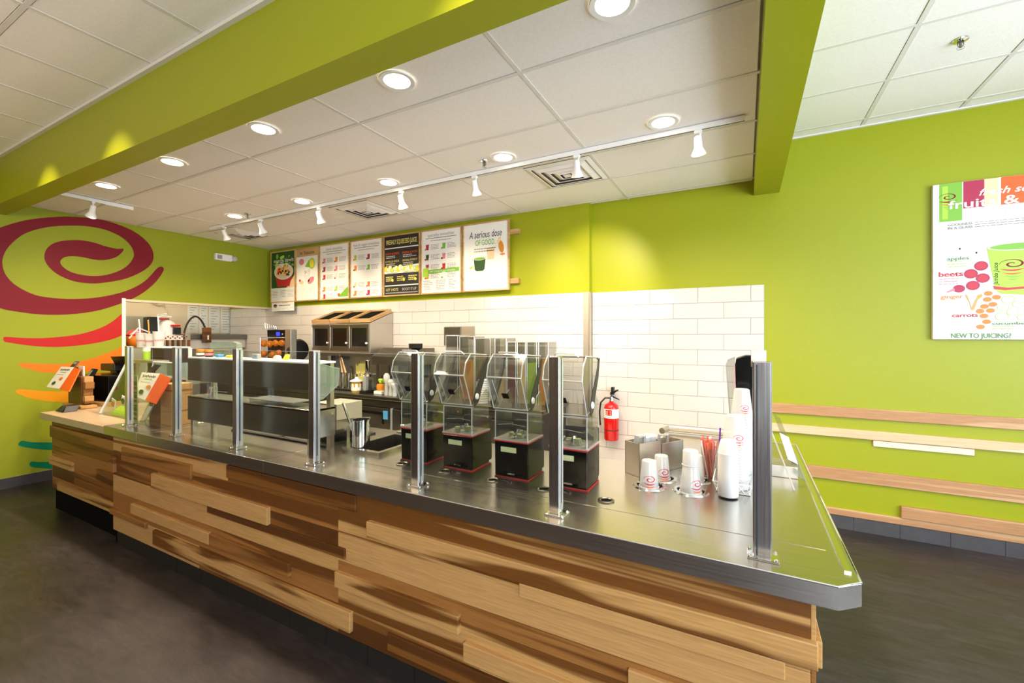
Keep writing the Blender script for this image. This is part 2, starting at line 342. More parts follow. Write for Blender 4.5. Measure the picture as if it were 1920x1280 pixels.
for y in (-.3, 1.62, 3.54): w2.box(XR+.02, XR+.08, y, y+.06, .45, 2.95, 'steel_dark')
w2.box(XR+.02, XR+.08, -.3, 3.6, .45, .51, 'steel_dark'); w2.box(XR+.02, XR+.08, -.3, 3.6, 2.89, 2.95, 'steel_dark')
win = struct('window_2', w2); MB().box(XR+.046, XR+.054, -.24, 3.54, .51, 2.89, 'glass_sheet').build('pane', win)

# ---- white wall tiles (152 x 457 mm, running bond) as single tiles
def tile_field(parent, x0, x1, z0, z1, y, tw, th, offs):
    """one white ceramic tile per object, sharing meshes of equal size"""
    cache = {}
    row = 0; z = z1
    while z > z0+.02:
        h = min(th, z-z0); x = x0-offs[row % len(offs)]
        while x < x1:
            a = max(x, x0); b_ = min(x+tw, x1)
            if b_-a > .02:
                key = (round(b_-a, 3), round(h, 3))
                if key not in cache:
                    q = MB(); g = .0016; ww, hh = key
                    q.box(g, ww-g, 0, .008, -hh+g, -g, 'tile_white')
                    o = q.build('wall_tile', None, loc=(0, 0, 0)); bv = o.modifiers.new('bevel', 'BEVEL'); bv.width = .0012; bv.segments = 1; cache[key] = o; first = True
                else: o = cache[key].copy(); COL.objects.link(o)
                o.parent = parent; o.location = Vector((a, y-.008, z))-parent_world(parent)
            x += tw
        z -= th; row += 1
TS = struct('wall_back_tiles', MB().box(-8.2, -1.50, YB-.002, YB+.001, 0, ZT, 'grout'))
tile_field(TS, -8.2, -1.50, .9, ZT, YB-.002, .457, .1525, (.10, .33))
TS2 = struct('wall_back_tiles_right', MB().box(-1.48, .156, YR-.002, YR+.001, 0, ZT, 'grout'))
# rows measured on the right part: joints at X -1.135 / -.535 .. step .457
tile_field(TS2, -1.48, .156, .15, ZT, YR-.002, .457, .1525, (.30, .07))
struct('trim_3', MB().box(-1.555, -1.488, YB-.014, YB, .0, ZT+.003, 'steel_soft').box(-1.492, -1.482, YB-.014, YR, 0, ZT+.003, 'steel_soft'))
struct('trim_4', MB().box(-1.491, -1.489, YB, YR, 0, ZC, 'green_paint'))

# ---- ceilings: grid of tees with single lay-in tiles
def ceil_grid(name, x0, x1, y0, y1, z, xs, ys, show, h=.035, lines='grid_white'):
    base = struct(name, MB().box(x0, x1, y0, y1, z+.03, z+.08, 'wall_plain'))
    tee = MB()
    for x in xs: tee.box(x-.012, x+.012, y0, y1, z-.001, z+.012, lines)
    for y in ys: tee.box(x0, x1, y-.012, y+.012, z-.0012, z+.0118, lines)
    tee.build('ceiling_tee', base)
    XS = [x0]+[x for x in xs if x0 < x < x1]+[x1]; YS = [y0]+[y for y in ys if y0 < y < y1]+[y1]
    cache = {}
    for i in range(len(XS)-1):
        for j in range(len(YS)-1):
            a, b_, c, d = XS[i]+.014, XS[i+1]-.014, YS[j]+.014, YS[j+1]-.014
            if b_-a < .03 or d-c < .03 or not show((a+b_)/2, (c+d)/2): continue
            key = (round(b_-a, 3), round(d-c, 3))
            if key not in cache:
                o = MB().box(0, key[0], 0, key[1], .002, .025, 'ceiling_tile_cream').build('ceiling_tile', None, loc=(0, 0, 0)); cache[key] = o
                bv = o.modifiers.new('bevel', 'BEVEL'); bv.width = .003; bv.segments = 1
            else: o = cache[key].copy(); COL.objects.link(o)
            o.parent = base; o.location = (a, c, z+random.uniform(-.001, .0015))
    return base
ceil_grid('ceiling', XL, .075, 1.60, YR, ZC, [-1.09-1.2265*i for i in range(5)], [2.138, 2.746, 3.355, 3.963, 4.571], lambda x, y: True)
gx = [.874+.612*k for k in range(-13, 5)]; gy = [3.29+.612*k for k in range(-12, 3)]
ceil_grid('ceiling_dining', XL, XR, YF, 1.44, ZO, gx, [y for y in gy if y < 1.42], lambda x, y: y > -1.5)
ceil_grid('ceiling_right', .27, XR, 1.44, YR, ZO, [x for x in gx if x > .3], [y for y in gy if y > 1.46], lambda x, y: True)
struct('trim_5', MB().box(XL, .27, 1.405, 1.432, ZO-.022, ZO, 'grid_white').box(.277, .30, 1.43, YR, ZO-.012, ZO, 'grid_white').box(.28, XR, YR-.025, YR, ZO-.012, ZO, 'grid_white'))
# ---- green beams
struct('trim_6', MB().box(XL, .277, 1.432, 1.605, 2.964, 3.55, 'green_paint'))
struct('trim_7', MB().box(.072, .277, 1.605, YR, 2.964, 3.55, 'green_paint').box(.277, XR, 1.44, 1.45, 3.43, 3.55, 'green_paint'))

# ---- baseboard tiles
def base_tiles(name, n, tw, h, place, m='base_tile'):
    root = struct(name, MB().box(*place(0, n*tw, .004, h), m='grout' if m == 'base_tile' else 'black_deep'))
    o0 = None
    for i in range(n):
        o = MB().box(*place(i*tw+.0015, (i+1)*tw-.0015, .012, h-.001), m=m).build('base_tile', root)
    return root
base_tiles('baseboard_back', 12, .305, .115, lambda a, b_, t, h: (-.10+a, -.10+b_, YR-t, YR, 0, h))
base_tiles('baseboard_left', 20, .305, .115, lambda a, b_, t, h: (XL, XL+t, -3.46+a, -3.46+b_, 0, h))

# ---- swirl mural painted on the left wall
def mural(pts, m, k=4, d=.0015):
    q = MB(); P = [atX(u, v, XL+d) for (u, v) in smooth_poly(pts, k)]; tri_fill(q, P, m); o = q.build('swirl_mural', wl); return o
Zm = lambda L: [(x/4, 380+y/4) for x, y in L]
mural(Zm([(1210, 478), (1226, 488), (1224, 515), (1170, 592), (1080, 670), (980, 726), (850, 775), (700, 815), (500, 838), (300, 837), (100, 812), (0, 790), (-130, 735), (-240, 640), (-300, 500), (-270, 350), (-150, 240), (0, 186), (150, 140), (300, 115), (500, 103), (700, 117), (850, 150), (1000, 212), (1100, 288), (1142, 350), (1152, 400), (1140, 450), (1090, 500), (1000, 548), (900, 580), (750, 603), (650, 603), (550, 587), (450, 547), (385, 500), (345, 450), (332, 400), (350, 345), (400, 305), (480, 284), (600, 280), (700, 297), (800, 328), (880, 345), (928, 346), (905, 382), (860, 412), (780, 430), (700, 425), (620, 408), (540, 401), (480, 410), (452, 440), (468, 475), (520, 513), (600, 538), (700, 549), (800, 540), (900, 507), (965, 462), (1000, 410), (1003, 375), (985, 330), (940, 280), (880, 240), (780, 200), (650, 176), (500, 172), (350, 184), (200, 225), (110, 285), (50, 350), (20, 420), (22, 485), (50, 550), (110, 612), (200, 665), (300, 700), (450, 718), (600, 720), (750, 707), (900, 675), (1000, 638), (1080, 592), (1130, 545), (1180, 490)]), 'maroon', 3)
mural(Zm([(25, 1020), (40, 1005), (150, 1012), (300, 1015), (450, 1005), (600, 985), (750, 940), (850, 885), (935, 812), (938, 815), (938, 978), (935, 982), (850, 1020), (700, 1055), (500, 1078), (350, 1080), (200, 1068), (80, 1050), (35, 1040)]), 'mural_red', 3)
mural([(36, 684), (42, 680), (80, 682), (110, 682.5), (132, 680.6), (150, 677), (174, 671), (197, 663), (218, 655), (234, 645), (234.5, 646), (234.5, 682), (230, 684), (210, 689), (183, 694), (140, 699), (99, 698.6), (75, 697), (52, 691), (40, 688)], 'mural_orange', 3)
mural([(29, 735), (33, 730), (44, 729.6), (87, 733), (127, 733), (180, 727), (234, 712), (234.5, 714), (234.5, 742), (200, 750), (150, 753), (110, 753.5), (79, 750.6), (55, 746), (36, 739)], 'mural_amber', 3)
mural([(34, 832), (41, 826), (55, 828), (75, 829), (120, 828), (180, 818), (230, 800), (233, 803), (233, 825), (180, 838), (110, 843), (75, 842), (52, 839), (38, 836)], 'mural_teal', 3)
mural([(55, 871), (59, 865), (75, 866), (110, 864), (150, 860), (153, 863), (150, 874), (110, 879), (72, 877), (60, 875)], 'mural_teal', 3)

# ================================================================== FRONT COUNTER
YK = 1.585
kc = MB(); kc.box(-4.46, .175, YK+.018, 2.42, .0, .862, 'black_deep'); kc.box(-.42, .175, 2.422, 3.36, 0, .862, 'black_deep')
ctr = thing('service_counter', 'long service counter clad in striped hickory boards on a grey tile kick', 'counter', (-2.1, 2.0, 0))
kc.build('carcass', ctr)
def plank(parent, x0, x1, z0, z1, yf, m, yb=None, bev=.002):
    yb = YK+.02 if yb is None else yb; cx = (x0+x1)/2
    return MB().box(x0+.0006, x1-.0006, yf, yb, z0+.0006, z1-.0006, m).build('plank', parent, bevel=bev)
# flush field boards: (x0, x1, z0, z1, material)
XS1 = -1.873
for x0, x1, z0, z1, m in [
    (-4.46, -2.87, .745, .862, 'wood_light'), (-2.87, XS1, .745, .862, 'wood_brown'), (-4.46, -3.75, .55, .745, 'wood_mid'), (-3.75, XS1, .64, .745, 'wood_mid'), (-3.75, XS1, .55, .64, 'wood_brown'),
    (-4.46, -2.9, .42, .55, 'wood_light'), (-2.9, XS1, .42, .55, 'wood_streak'), (-4.46, XS1, .262, .42, 'wood_mid'), (-4.46, -3.2, .112, .262, 'wood_light'), (-3.2, XS1, .112, .262, 'wood_mid'),
    (XS1, .175, .643, .862, 'wood_streak'), (XS1, .175, .49, .643, 'wood_light'), (XS1, .175, .405, .49, 'wood_mid'), (XS1, .175, .255, .405, 'wood_streak'), (XS1, -1.0, .20, .255, 'wood_light'), (-1.0, .175, .20, .255, 'wood_streak'), (XS1, .175, .112, .20, 'wood_brown')]:
    plank(ctr, x0, x1, z0, z1, YK, m)
# proud boards
for x0, x1, z0, z1, m, p in [
    (-4.286, -3.279, .685, .792, 'wood_mid', .014), (-3.799, -2.438, .558, .663, 'wood_light', .022), (-4.119, -3.05, .308, .385, 'wood_light', .020), (-3.05, -2.251, .308, .385, 'wood_mid', .020),
    (-3.086, -1.813, .509, .564, 'wood_brown', .012), (-4.475, -3.894, .240, .283, 'wood_mid', .020), (-3.776, -1.763, .152, .257, 'wood_streak', .022), (-4.48, -4.40, .574, .705, 'wood_mid', .022), (-2.869, -1.734, .769, .851, 'wood_brown', .012),
    (-1.65, .192, .664, .745, 'wood_streak', .022), (-.805, .109, .605, .664, 'wood_light', .018), (-1.876, -1.099, .358, .439, 'wood_streak', .022), (-1.074, .0, .253, .335, 'wood_light', .022), (-1.519, -.152, .146, .230, 'wood_brown', .014), (-.37, .188, .395, .469, 'wood_light', .016)]:
    plank(ctr, x0, x1, z0, z1, YK-p, m, bev=.004)
# right end boards of the counter (facing the green wall)
for z0, z1, m in [(.112, .30, 'wood_streak'), (.30, .49, 'wood_light'), (.49, .664, 'wood_mid'), (.664, .862, 'wood_light')]:
    MB().box(.175, .188, YK+.001, 3.36, z0+.001, z1-.001, m).build('plank', ctr, bevel=.002)
for z0, z1 in ((.20, .28), (.664, .745)):
    MB().box(.188, .204, YK+.0, 3.1, z0, z1, 'wood_light').build('plank', ctr, bevel=.003)
nk = 15
for i in range(nk):
    x0 = -4.42+i*.305
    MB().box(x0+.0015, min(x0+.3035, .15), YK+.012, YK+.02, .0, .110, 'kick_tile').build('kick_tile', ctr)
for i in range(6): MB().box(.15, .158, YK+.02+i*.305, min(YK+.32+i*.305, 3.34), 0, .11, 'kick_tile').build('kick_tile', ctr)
# left, lower-set part of the counter under the stone top
lc = thing('register_counter', 'wood-clad register counter section under the beige stone top', 'counter', (-5.2, 2.0, 0))
MB().box(-5.86, -4.462, 1.65, 2.5, 0, .865, 'black_deep').build('carcass', lc)
for x0, x1, z0, z1, m in [(-5.87, -4.46, .80, .865, 'wood_brown'), (-5.87, -4.46, .69, .80, 'wood_light'), (-5.87, -4.46, .60, .69, 'wood_brown'), (-5.87, -4.46, .42, .60, 'wood_mid'), (-5.87, -4.46, .31, .42, 'wood_brown'), (-5.87, -4.46, .20, .31, 'wood_mid')]:
    plank(lc, x0, x1, z0, z1, 1.63, m, yb=1.65)
for x0, x1, z0, z1, m in [(-5.90, -5.36, .43, .51, 'wood_light'), (-5.88, -4.47, .69, .80, 'wood_mid'), (-5.70, -4.47, .21, .29, 'wood_streak'), (-4.85, -4.47, .44, .53, 'wood_brown'), (-5.31, -4.47, .325, .38, 'wood_brown')]:
    plank(lc, x0, x1, z0, z1, 1.612, m, yb=1.65, bev=.003)
MB().box(-5.88, -5.868, 1.63, 2.5, .2, .865, 'wood_mid').build('plank', lc)
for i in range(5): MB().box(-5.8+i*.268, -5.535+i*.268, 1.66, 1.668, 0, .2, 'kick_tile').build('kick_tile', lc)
st = MB().box(-5.91, -4.553, 1.555, 2.55, .868, .93, 'stone')
one('stone_countertop', st, 'beige stone countertop at the registers, left end of the counter', 'countertop', (-5.2, 2.0, .887), bevel=.004)

# ---- stainless countertop
ZS = .935
top = thing('steel_countertop', 'long brushed stainless steel countertop over the striped wood front', 'countertop', (-2.1, 2.0, .865))
YB2 = 2.53
s1 = MB().box(-4.55, -4.003, 1.555, YB2, .866, ZS, 'steel'); s1.build('top_section', top, bevel=.003)
s2 = MB().box(-4.0, -2.463, 1.555, YB2, .866, ZS, 'steel'); s2.build('top_section', top, bevel=.003)
s3 = MB(); HX0, HX1, HY0, HY1 = -2.21, -1.96, 1.96, 2.36
s3.box(-2.46, HX0, 1.555, YB2, .866, ZS, 'steel').box(HX0, HX1, 1.555, HY0, .866, ZS, 'steel').box(HX0, HX1, HY1, YB2, .866, ZS, 'steel')
s3.prism([(HX1, 1.555, .866), (.238, 1.555, .866), (.302, 1.612, .866), (.302, 3.45, .866), (-.52, 3.45, .866), (-.52, YB2, .866), (HX1, YB2, .866)], (0, 0, ZS-.866), 'steel')
s3.build('top_section', top)
glint = MB(); glint.tube([(-2.46, 1.556, ZS-.001), (.238, 1.556, ZS-.001), (.301, 1.613, ZS-.001), (.301, 3.449, ZS-.001), (-.519, 3.449, ZS-.001)], .0035, 'chrome')  # thin chrome tube added to give the top edge a highlight
glint.build('edge_highlight', top)
# raised marine rim along the right and far edges
rim = MB(); rim.box(.268, .286, 1.66, 3.42, ZS, ZS+.006, 'chrome'); rim.build('marine_edge', top)
rm2 = MB(); rm2.tube([(-.53, 3.30, ZS+.035), (-.50, 3.43, ZS+.035), (.16, 3.43, ZS+.035)], .022, 'steel_soft', n=10); one('rear_rail', rm2, 'angled matte steel rail along the far edge of the counter return', 'rail', (-.2, 3.43, ZS+.035))
MB().box(-2.0, .24, 1.800, 1.8015, ZS, ZS+.0012, 'chrome').build('weld_line', top)
for x in (-3.9, -3.2): MB().box(x, x+.002, 1.62, 2.3, ZS, ZS+.0012, 'chrome').build('weld_line', top)
for x in (-.538, -.837, -1.114, -1.411, -1.704):
    g = MB().lathe([(.020, .0), (.034, .0), (.036, .004), (.028, .006), (.022, .003)], (x, 1.887, ZS), 'steel_dark', n=24).lathe([(.0, .0015), (.0225, .0015)], (x, 1.887, ZS), 'black_deep', n=24)  # black disc paints the shade inside the cord hole; the top is solid
    g.build('cord_grommet', top, smooth=True)
WELLS = [tuple(atZ(u, v, ZS)[:2]) for u, v in ((1218, 911), (1240, 897), (1295, 921), (1303, 899))]
for hx, hy in WELLS:
    r0 = .076
    MB().lathe([(r0-.018, .0), (r0-.016, .007), (r0-.002, .007), (r0+.004, .0)], (hx, hy, ZS), 'chrome', n=36).lathe([(0, .002), (r0-.017, .002)], (hx, hy, ZS), 'black_deep', n=30).build('cup_well_ring', top, smooth=True)  # dark disc on the solid top stands in for the shaded well

# ---- sneeze guard: posts and glass
PX = [(-4.385, -4.34), (-3.65, -3.605), (-2.90, -2.855), (-2.165, -2.12), (-1.422, -1.377), (-.70, -.655), (.022, .075)]
ordw = ['square steel guard post farthest left, beside the white door trim', 'steel guard post second from the left, beside the slanted orange sign', 'steel guard post third from the left, in front of the steel overshelf', 'steel guard post at the right end of the steel overshelf', 'steel guard post in front of the leftmost blender', 'steel guard post in front of the rightmost blender', 'steel guard post with top clamp at the right end of the counter']
for i, (a, b_) in enumerate(PX):
    t = thing('guard_post', ordw[i], 'post', ((a+b_)/2, 1.65, ZS), 'sneeze guard posts')
    zt = 1.575
    MB().box(a, b_, 1.63, 1.672, ZS+.004, zt, 'steel_upright').build('upright', t, bevel=.003)
    if i < 6:
        MB().box(b_, b_+.0012, 1.632, 1.645, ZS+.02, zt-.01, 'alu_bright').box(b_, b_+.0012, 1.655, 1.670, ZS+.02, zt-.01, 'alu_bright').build('edge_strip', t)
        MB().box(b_, b_+.0008, 1.645, 1.655, ZS+.05, zt-.01, 'slot_dark').build('glass_slot', t)
    else:
        MB().box(a+.010, a+.014, 1.6293, 1.631, ZS+.01, zt-.01, 'slot_dark').build('glass_slot', t)
        MB().box(a-.004, a+.012, 1.66, 1.70, zt-.02, zt+.035, 'steel_soft').box(a+.012, a+.04, 1.668, 1.69, zt-.0, zt+.035, 'steel_soft').build('top_clamp', t)
        MB().box(b_, b_+.0015, 1.632, 1.67, ZS+.02, zt, 'alu_bright').build('edge_strip', t)
    fl = MB().box(a-.016, b_+.022, 1.616, 1.69, ZS, ZS+.006, 'chrome'); flo = fl.build('base_flange', t, bevel=.002)
    for bx, by in ((a-.009, 1.624), (b_+.014, 1.624), (b_+.014, 1.682), (a-.009, 1.682)):
        MB().lathe([(.006, 0), (.006, .004), (.0, .007)], (bx, by, ZS+.006), 'chrome', n=8).build('bolt', flo)
for i in range(6):
    x0, x1 = PX[i][1]+.002, PX[i+1][0]-.002
    if i == 5: continue
    lb = ['clear guard glass between the first and second posts from the left', 'clear guard glass between the second and third posts from the left', 'clear guard glass in front of the right half of the overshelf', 'clear guard glass in front of the steel pot and ice bin', 'clear guard glass in front of the two middle blenders'][i]
    g = MB().box(x0, x1, 1.647, 1.653, ZS+.03, 1.566, 'glass_sheet'); g.box(x0, x1, 1.6468, 1.6532, 1.566, 1.5675, 'plastic_edge')
    one('guard_glass', g, lb, 'glass panel', ((x0+x1)/2, 1.65, ZS+.03), 'sneeze guard glass panes')

# ================================================================== CEILING FITTINGS
names_dl = ['nearest the camera', 'second from the right', 'third from the right', 'fourth from the right', 'farthest left']
for i, (x, y) in enumerate(DL):
    row = 'row beside the long green beam' if i < 5 else 'row beside the track rail'
    t = thing('downlight', 'round recessed downlight, %s in the %s' % (names_dl[i % 5], row), 'downlight', (x, y, ZC), 'recessed downlights')
    MB().lathe([(.074, -.006), (.098, -.008), (.100, .0)], (x, y, ZC-.001), 'white_plastic', n=32).build('trim_ring', t, smooth=True); ring_ = [c for c in COL.objects if c.parent == t][-1]
    MB().lathe([(0, .0), (.074, -.001)], (x, y, ZC-.006), 'lamp_glow', n=28).build('lens', ring_)
tr = thing('track_rail', 'long white lighting track on the ceiling before the menu wall', 'light track', (-3.1, 3.24, ZC))
MB().box(-6.26, .0, 3.225, 3.258, ZC-.036, ZC-.003, 'white_plastic').box(-6.26, .0, 3.236, 3.247, ZC-.0365, ZC-.03, 'slot_dark').build('rail', tr)
MB().box(-6.26, -5.95, 3.222, 3.261, ZC-.04, ZC-.003, 'white_plastic').build('feed_box', tr)
tr2 = thing('track_rail', 'short white lighting track on the ceiling near the swirl wall', 'light track', (-6.0, 2.0, ZC))
MB().box(-6.06, -6.03, 1.70, 2.30, ZC-.036, ZC-.003, 'white_plastic').build('rail', tr2); MB().box(-6.065, -6.025, 2.08, 2.32, ZC-.042, ZC-.003, 'white_plastic').build('feed_box', tr2)
def head(x, y, ax, ay, label, lit=False):
    """track head: adapter, arm, bell-shaped can pointing along (ax, ay, down)"""
    k = .76; t = thing('track_spotlight', label, 'track light', (x, y, ZC-.036), 'white track light heads')
    MB().box(x-.025, x+.025, y-.014, y+.014, ZC-.058, ZC-.034, 'white_plastic').build('adapter', t, bevel=.003)
    MB().cyl((x+.014, y, ZC-.055), (x+.014, y, ZC-.105), .006, 'white_plastic', n=8).build('arm', t)
    d = Vector((ax, ay, -1.0)).normalized(); q = d.to_track_quat('Z', 'Y').to_matrix(); c = Vector((x, y, ZC-.115))
    can = MB().lathe([(r*k, h*k) for r, h in [(0, -.055), (.020, -.055), (.031, -.045), (.034, .0), (.034, .045), (.062, .105), (.064, .112), (.055, .104), (.03, .05), (.0, .045)]], c, 'white_plastic', n=20, tilt=q).build('can', t, smooth=True)
    MB().lathe([(.0, .080*k), (.046*k, .082*k)], c, 'lamp_glow', n=18, tilt=q).build('lamp', can)
HL = ['pointing straight down, nearest the camera', 'in front of the nearest air vent', 'third from the right end of the long track', 'at the middle of the long track', 'in front of the row of menu boards, third from the left', 'second from the left end of the long track', 'at the left end of the long track']
for i, x in enumerate(HEADS): head(x, 3.245, -.12 if i else .05, .55 if i else .12, 'white bell-shaped track head '+HL[i])
head(-6.045, 1.98, -.75, .05, 'white track head on the short track aimed at the swirl wall')
for i, (x0, y0) in enumerate([(-1.69, 3.375), (-4.14, 3.375), (-6.58, 3.375)]):
    t = thing('air_vent', ['square white ceiling air vent nearest the camera', 'square white ceiling air vent above the middle menu boards', 'square white ceiling air vent at the far left'][i], 'air vent', (x0+.3, y0+.29, ZC), 'ceiling air vents')
    MB().box(x0, x0+.59, y0, y0+.575, ZC-.003, ZC+.001, 'duct_grey').build('duct', t)  # flat grey plate showing between the louvres
    cxx, cyy = x0+.295, y0+.2875
    for k, (r0, r1, z0, z1) in enumerate([(.293, .255, -.003, -.014), (.238, .19, -.004, -.026), (.173, .125, -.004, -.026), (.108, .060, -.004, -.026)]):
        m = MB(); A = [(-1, -1), (1, -1), (1, 1), (-1, 1)]
        for j in range(4):
            a, b2 = A[j], A[(j+1) % 4]
            m.quad((cxx+a[0]*r0, cyy+a[1]*r0*.97, ZC+z0), (cxx+b2[0]*r0, cyy+b2[1]*r0*.97, ZC+z0), (cxx+b2[0]*r1, cyy+b2[1]*r1*.97, ZC+z1), (cxx+a[0]*r1, cyy+a[1]*r1*.97, ZC+z1), 'white_matte')
            m.quad((cxx+a[0]*r1, cyy+a[1]*r1*.97, ZC+z1), (cxx+b2[0]*r1, cyy+b2[1]*r1*.97, ZC+z1), (cxx+b2[0]*(r1-.008), cyy+b2[1]*(r1-.008)*.97, ZC+z1+.003), (cxx+a[0]*(r1-.008), cyy+a[1]*(r1-.008)*.97, ZC+z1+.003), 'white_matte')
        m.build('louvre_ring', t)
    MB().box(cxx-.03, cxx+.03, cyy-.03, cyy+.03, ZC-.024, ZC-.006, 'white_matte').build('centre_plate', t)
for (x, y, z, lb) in [(-1.90, 3.08, ZC, 'chrome fire sprinkler beside the middle downlight'), (-5.206, 3.10, ZC, 'dark fire sprinkler beside the farthest left downlight'), (1.14, 3.577, ZO, 'chrome fire sprinkler on the daylit ceiling at right')]:
    t = thing('sprinkler', lb, 'sprinkler', (x, y, z), 'ceiling sprinklers')
    MB().lathe([(.038, 0), (.036, -.006), (.016, -.010)], (x, y, z), 'chrome', n=20).build('escutcheon', t, smooth=True)
    MB().cyl((x, y, z-.008), (x, y, z-.045), .007, 'steel_dark', n=8).lathe([(.018, -.047), (.018, -.050)], (x, y, z), 'steel_dark', n=12).tube([(x-.012, y, z-.012), (x-.014, y, z-.03), (x, y, z-.045)], .0025, 'steel_dark').tube([(x+.012, y, z-.012), (x+.014, y, z-.03), (x, y, z-.045)], .0025, 'steel_dark').build('nozzle', t)
t = thing('emergency_light', 'white emergency light unit on the green left wall', 'emergency light', (XL, 3.84, 2.8))
MB().box(XL, XL+.06, 3.70, 3.94, 2.80, 2.90, 'white_plastic').build('housing', t, bevel=.008)
MB().box(XL+.06, XL+.061, 3.72, 3.79, 2.82, 2.88, 'grey_plastic').build('label_plate', t)
MB().lathe([(.0, 0), (.038, .004), (.045, .02), (.03, .05), (.0, .055)], (XL+.03, 3.975, 2.85), 'cup_frost', n=16, axis='x').build('lamp_head', t, smooth=True)

# ---- wood rails on the green wall
rl = [('top wide wood strip across the green wall at right', .16, 2.6, .957, 1.045, .02, 'wood_rail'), ('pale rounded wood strip, second from the top on the green wall', .16, 2.6, .788, .862, .028, 'wood_pale'), ('short thin wood strip just under the pale strip', .945, 1.56, .733, .784, .018, 'wood_pale'),
      ('third wide wood strip from the top on the green wall', .16, 2.6, .414, .518, .022, 'wood_rail'), ('lowest wood strip along the top of the grey base tiles', .16, 2.6, .114, .172, .02, 'wood_rail'), ('short wood strip standing on the lowest wood strip', 1.122, 2.6, .174, .270, .035, 'wood_rail')]
for lb, x0, x1, z0, z1, t_, m in rl:
    one('wall_strip', MB().box(x0, x1, YR-t_, YR, z0, z1, m), lb, 'wood strip', ((x0+x1)/2, YR, z0), 'wood strips on the right wall', bevel=.005)

# ================================================================== PRINTED BOARDS
def spiral(mb, put, m, turns=1.45, r0=.12, r1=1.0, w=.15, n=40, asp=.62, a0=.3):
    """ribbon spiral in a unit square; put(x, z) maps it onto the surface"""
    L = []
    for i in range(n+1):
        t = i/n; a = a0+t*turns*2*PI; r = r0+(r1-r0)*t; ww = w*(0.35+1.0*math.sin(PI*min(1, t*1.05))**.6)*.5
        L.append((put((r+ww)*math.cos(a), (r+ww)*asp*math.sin(a)), put((r-ww)*math.cos(a), (r-ww)*asp*math.sin(a))))
    for i in range(n): mb.quad(L[i][0], L[i+1][0], L[i+1][1], L[i][1], m)
def arc_band(mb, put, m, x0, x1, z, sag, w, n=10):
    P = []
    for i in range(n+1):
        t = i/n; x = x0+(x1-x0)*t; zz = z-sag*math.sin(PI*t); h = w*math.sin(PI*(.06+.9*t))*.5
        P.append((put(x, zz+h), put(x, zz-h)))
    for i in range(n): mb.quad(P[i][0], P[i+1][0], P[i+1][1], P[i][1], m)
def logo(mb, put, ms=('red_print', 'red_print', 'orange', 'yellow', 'lime')):
    spiral(mb, put, ms[0]); arc_band(mb, put, ms[1], -.95, .95, -.55, .22, .2); arc_band(mb, put, ms[2], -.8, .8, -1.0, .2, .18)
    arc_band(mb, put, ms[3], -.6, .6, -1.4, .16, .15); arc_band(mb, put, ms[4], -.4, .4, -1.75, .12, .12)
def tlines(mb, x0, x1, z, n, dz, y, h, m, jag=.25):
    for i in range(n):
        xe = x1-(x1-x0)*random.uniform(0, jag); a = x0
        while a < xe:                                    # word by word
            b_ = min(xe, a+random.uniform(.012, .04)); mb.quad((a, y, z-i*dz), (b_, y, z-i*dz), (b_, y, z-i*dz+h), (a, y, z-i*dz+h), m); a = b_+.006
def cup_pic(mb, x, z, s_, m, y, m2='green_print'):
    mb.poly([(x-.35*s_, y, z+s_), (x-.26*s_, y, z), (x+.26*s_, y, z), (x+.35*s_, y, z+s_)], m)
    mb.disc((x-.42*s_, y-.0002, z+.12*s_), .20*s_, .18*s_, m2, n=10); mb.disc((x-.05*s_, y-.0002, z+s_), .35*s_, .08*s_, 'foam_white', n=12)
YM = 4.50; ZM0, ZM1 = .535+CAMZ, 1.372+CAMZ
rail = thing('board_rail', 'two thin wood rails carrying the menu boards, ends showing at right', 'rail', (-4.6, 4.56, 2.3))
for z in (2.88, 2.30): MB().box(-6.9, -2.33, 4.535, 4.58, z-.03, z+.03, 'wood_frame').build('rail_bar', rail, bevel=.002)
BX = [(-6.925, -6.30), (-6.287, -5.748), (-5.73, -5.088), (-5.07, -4.433), (-4.42, -3.773), (-3.759, -3.112), (-3.096, -2.441)]
BL = ['leftmost menu board with a fruit bowl picture and energy bowls lettering', 'narrow menu board headed In Season with a drink picture', 'white menu board headed classic smoothies', 'white menu board headed fruit & veggie smoothies', 'black menu board headed freshly squeezed juice', 'white menu board headed specialty smoothies with a green banner', 'rightmost menu board reading A serious dose of good']
boards = []
for i, (x0, x1) in enumerate(BX):
    z0 = ZM0 if i != 0 else ZM0-.0
    t = thing('menu_board', BL[i], 'menu board', ((x0+x1)/2, YM, z0), 'menu boards in the row over the back counter')
    fw = .018; fr = MB()
    fr.box(x0, x1, YM, 4.535, z0, z0+fw, 'wood_frame').box(x0, x1, YM, 4.535, ZM1-fw, ZM1, 'wood_frame').box(x0, x0+fw, YM, 4.535, z0+fw, ZM1-fw, 'wood_frame').box(x1-fw, x1, YM, 4.535, z0+fw, ZM1-fw, 'wood_frame')
    fr.build('frame', t, bevel=.002)
    MB().box(x0+fw, x1-fw, YM+.008, 4.53, z0+fw, ZM1-fw, 'board_black' if i == 4 else 'white_matte').build('panel', t)
    boards.append((t, x0+fw, x1-fw, z0+fw, ZM1-fw))
y = YM+.007; y2 = y-.0006; y3 = y-.0012
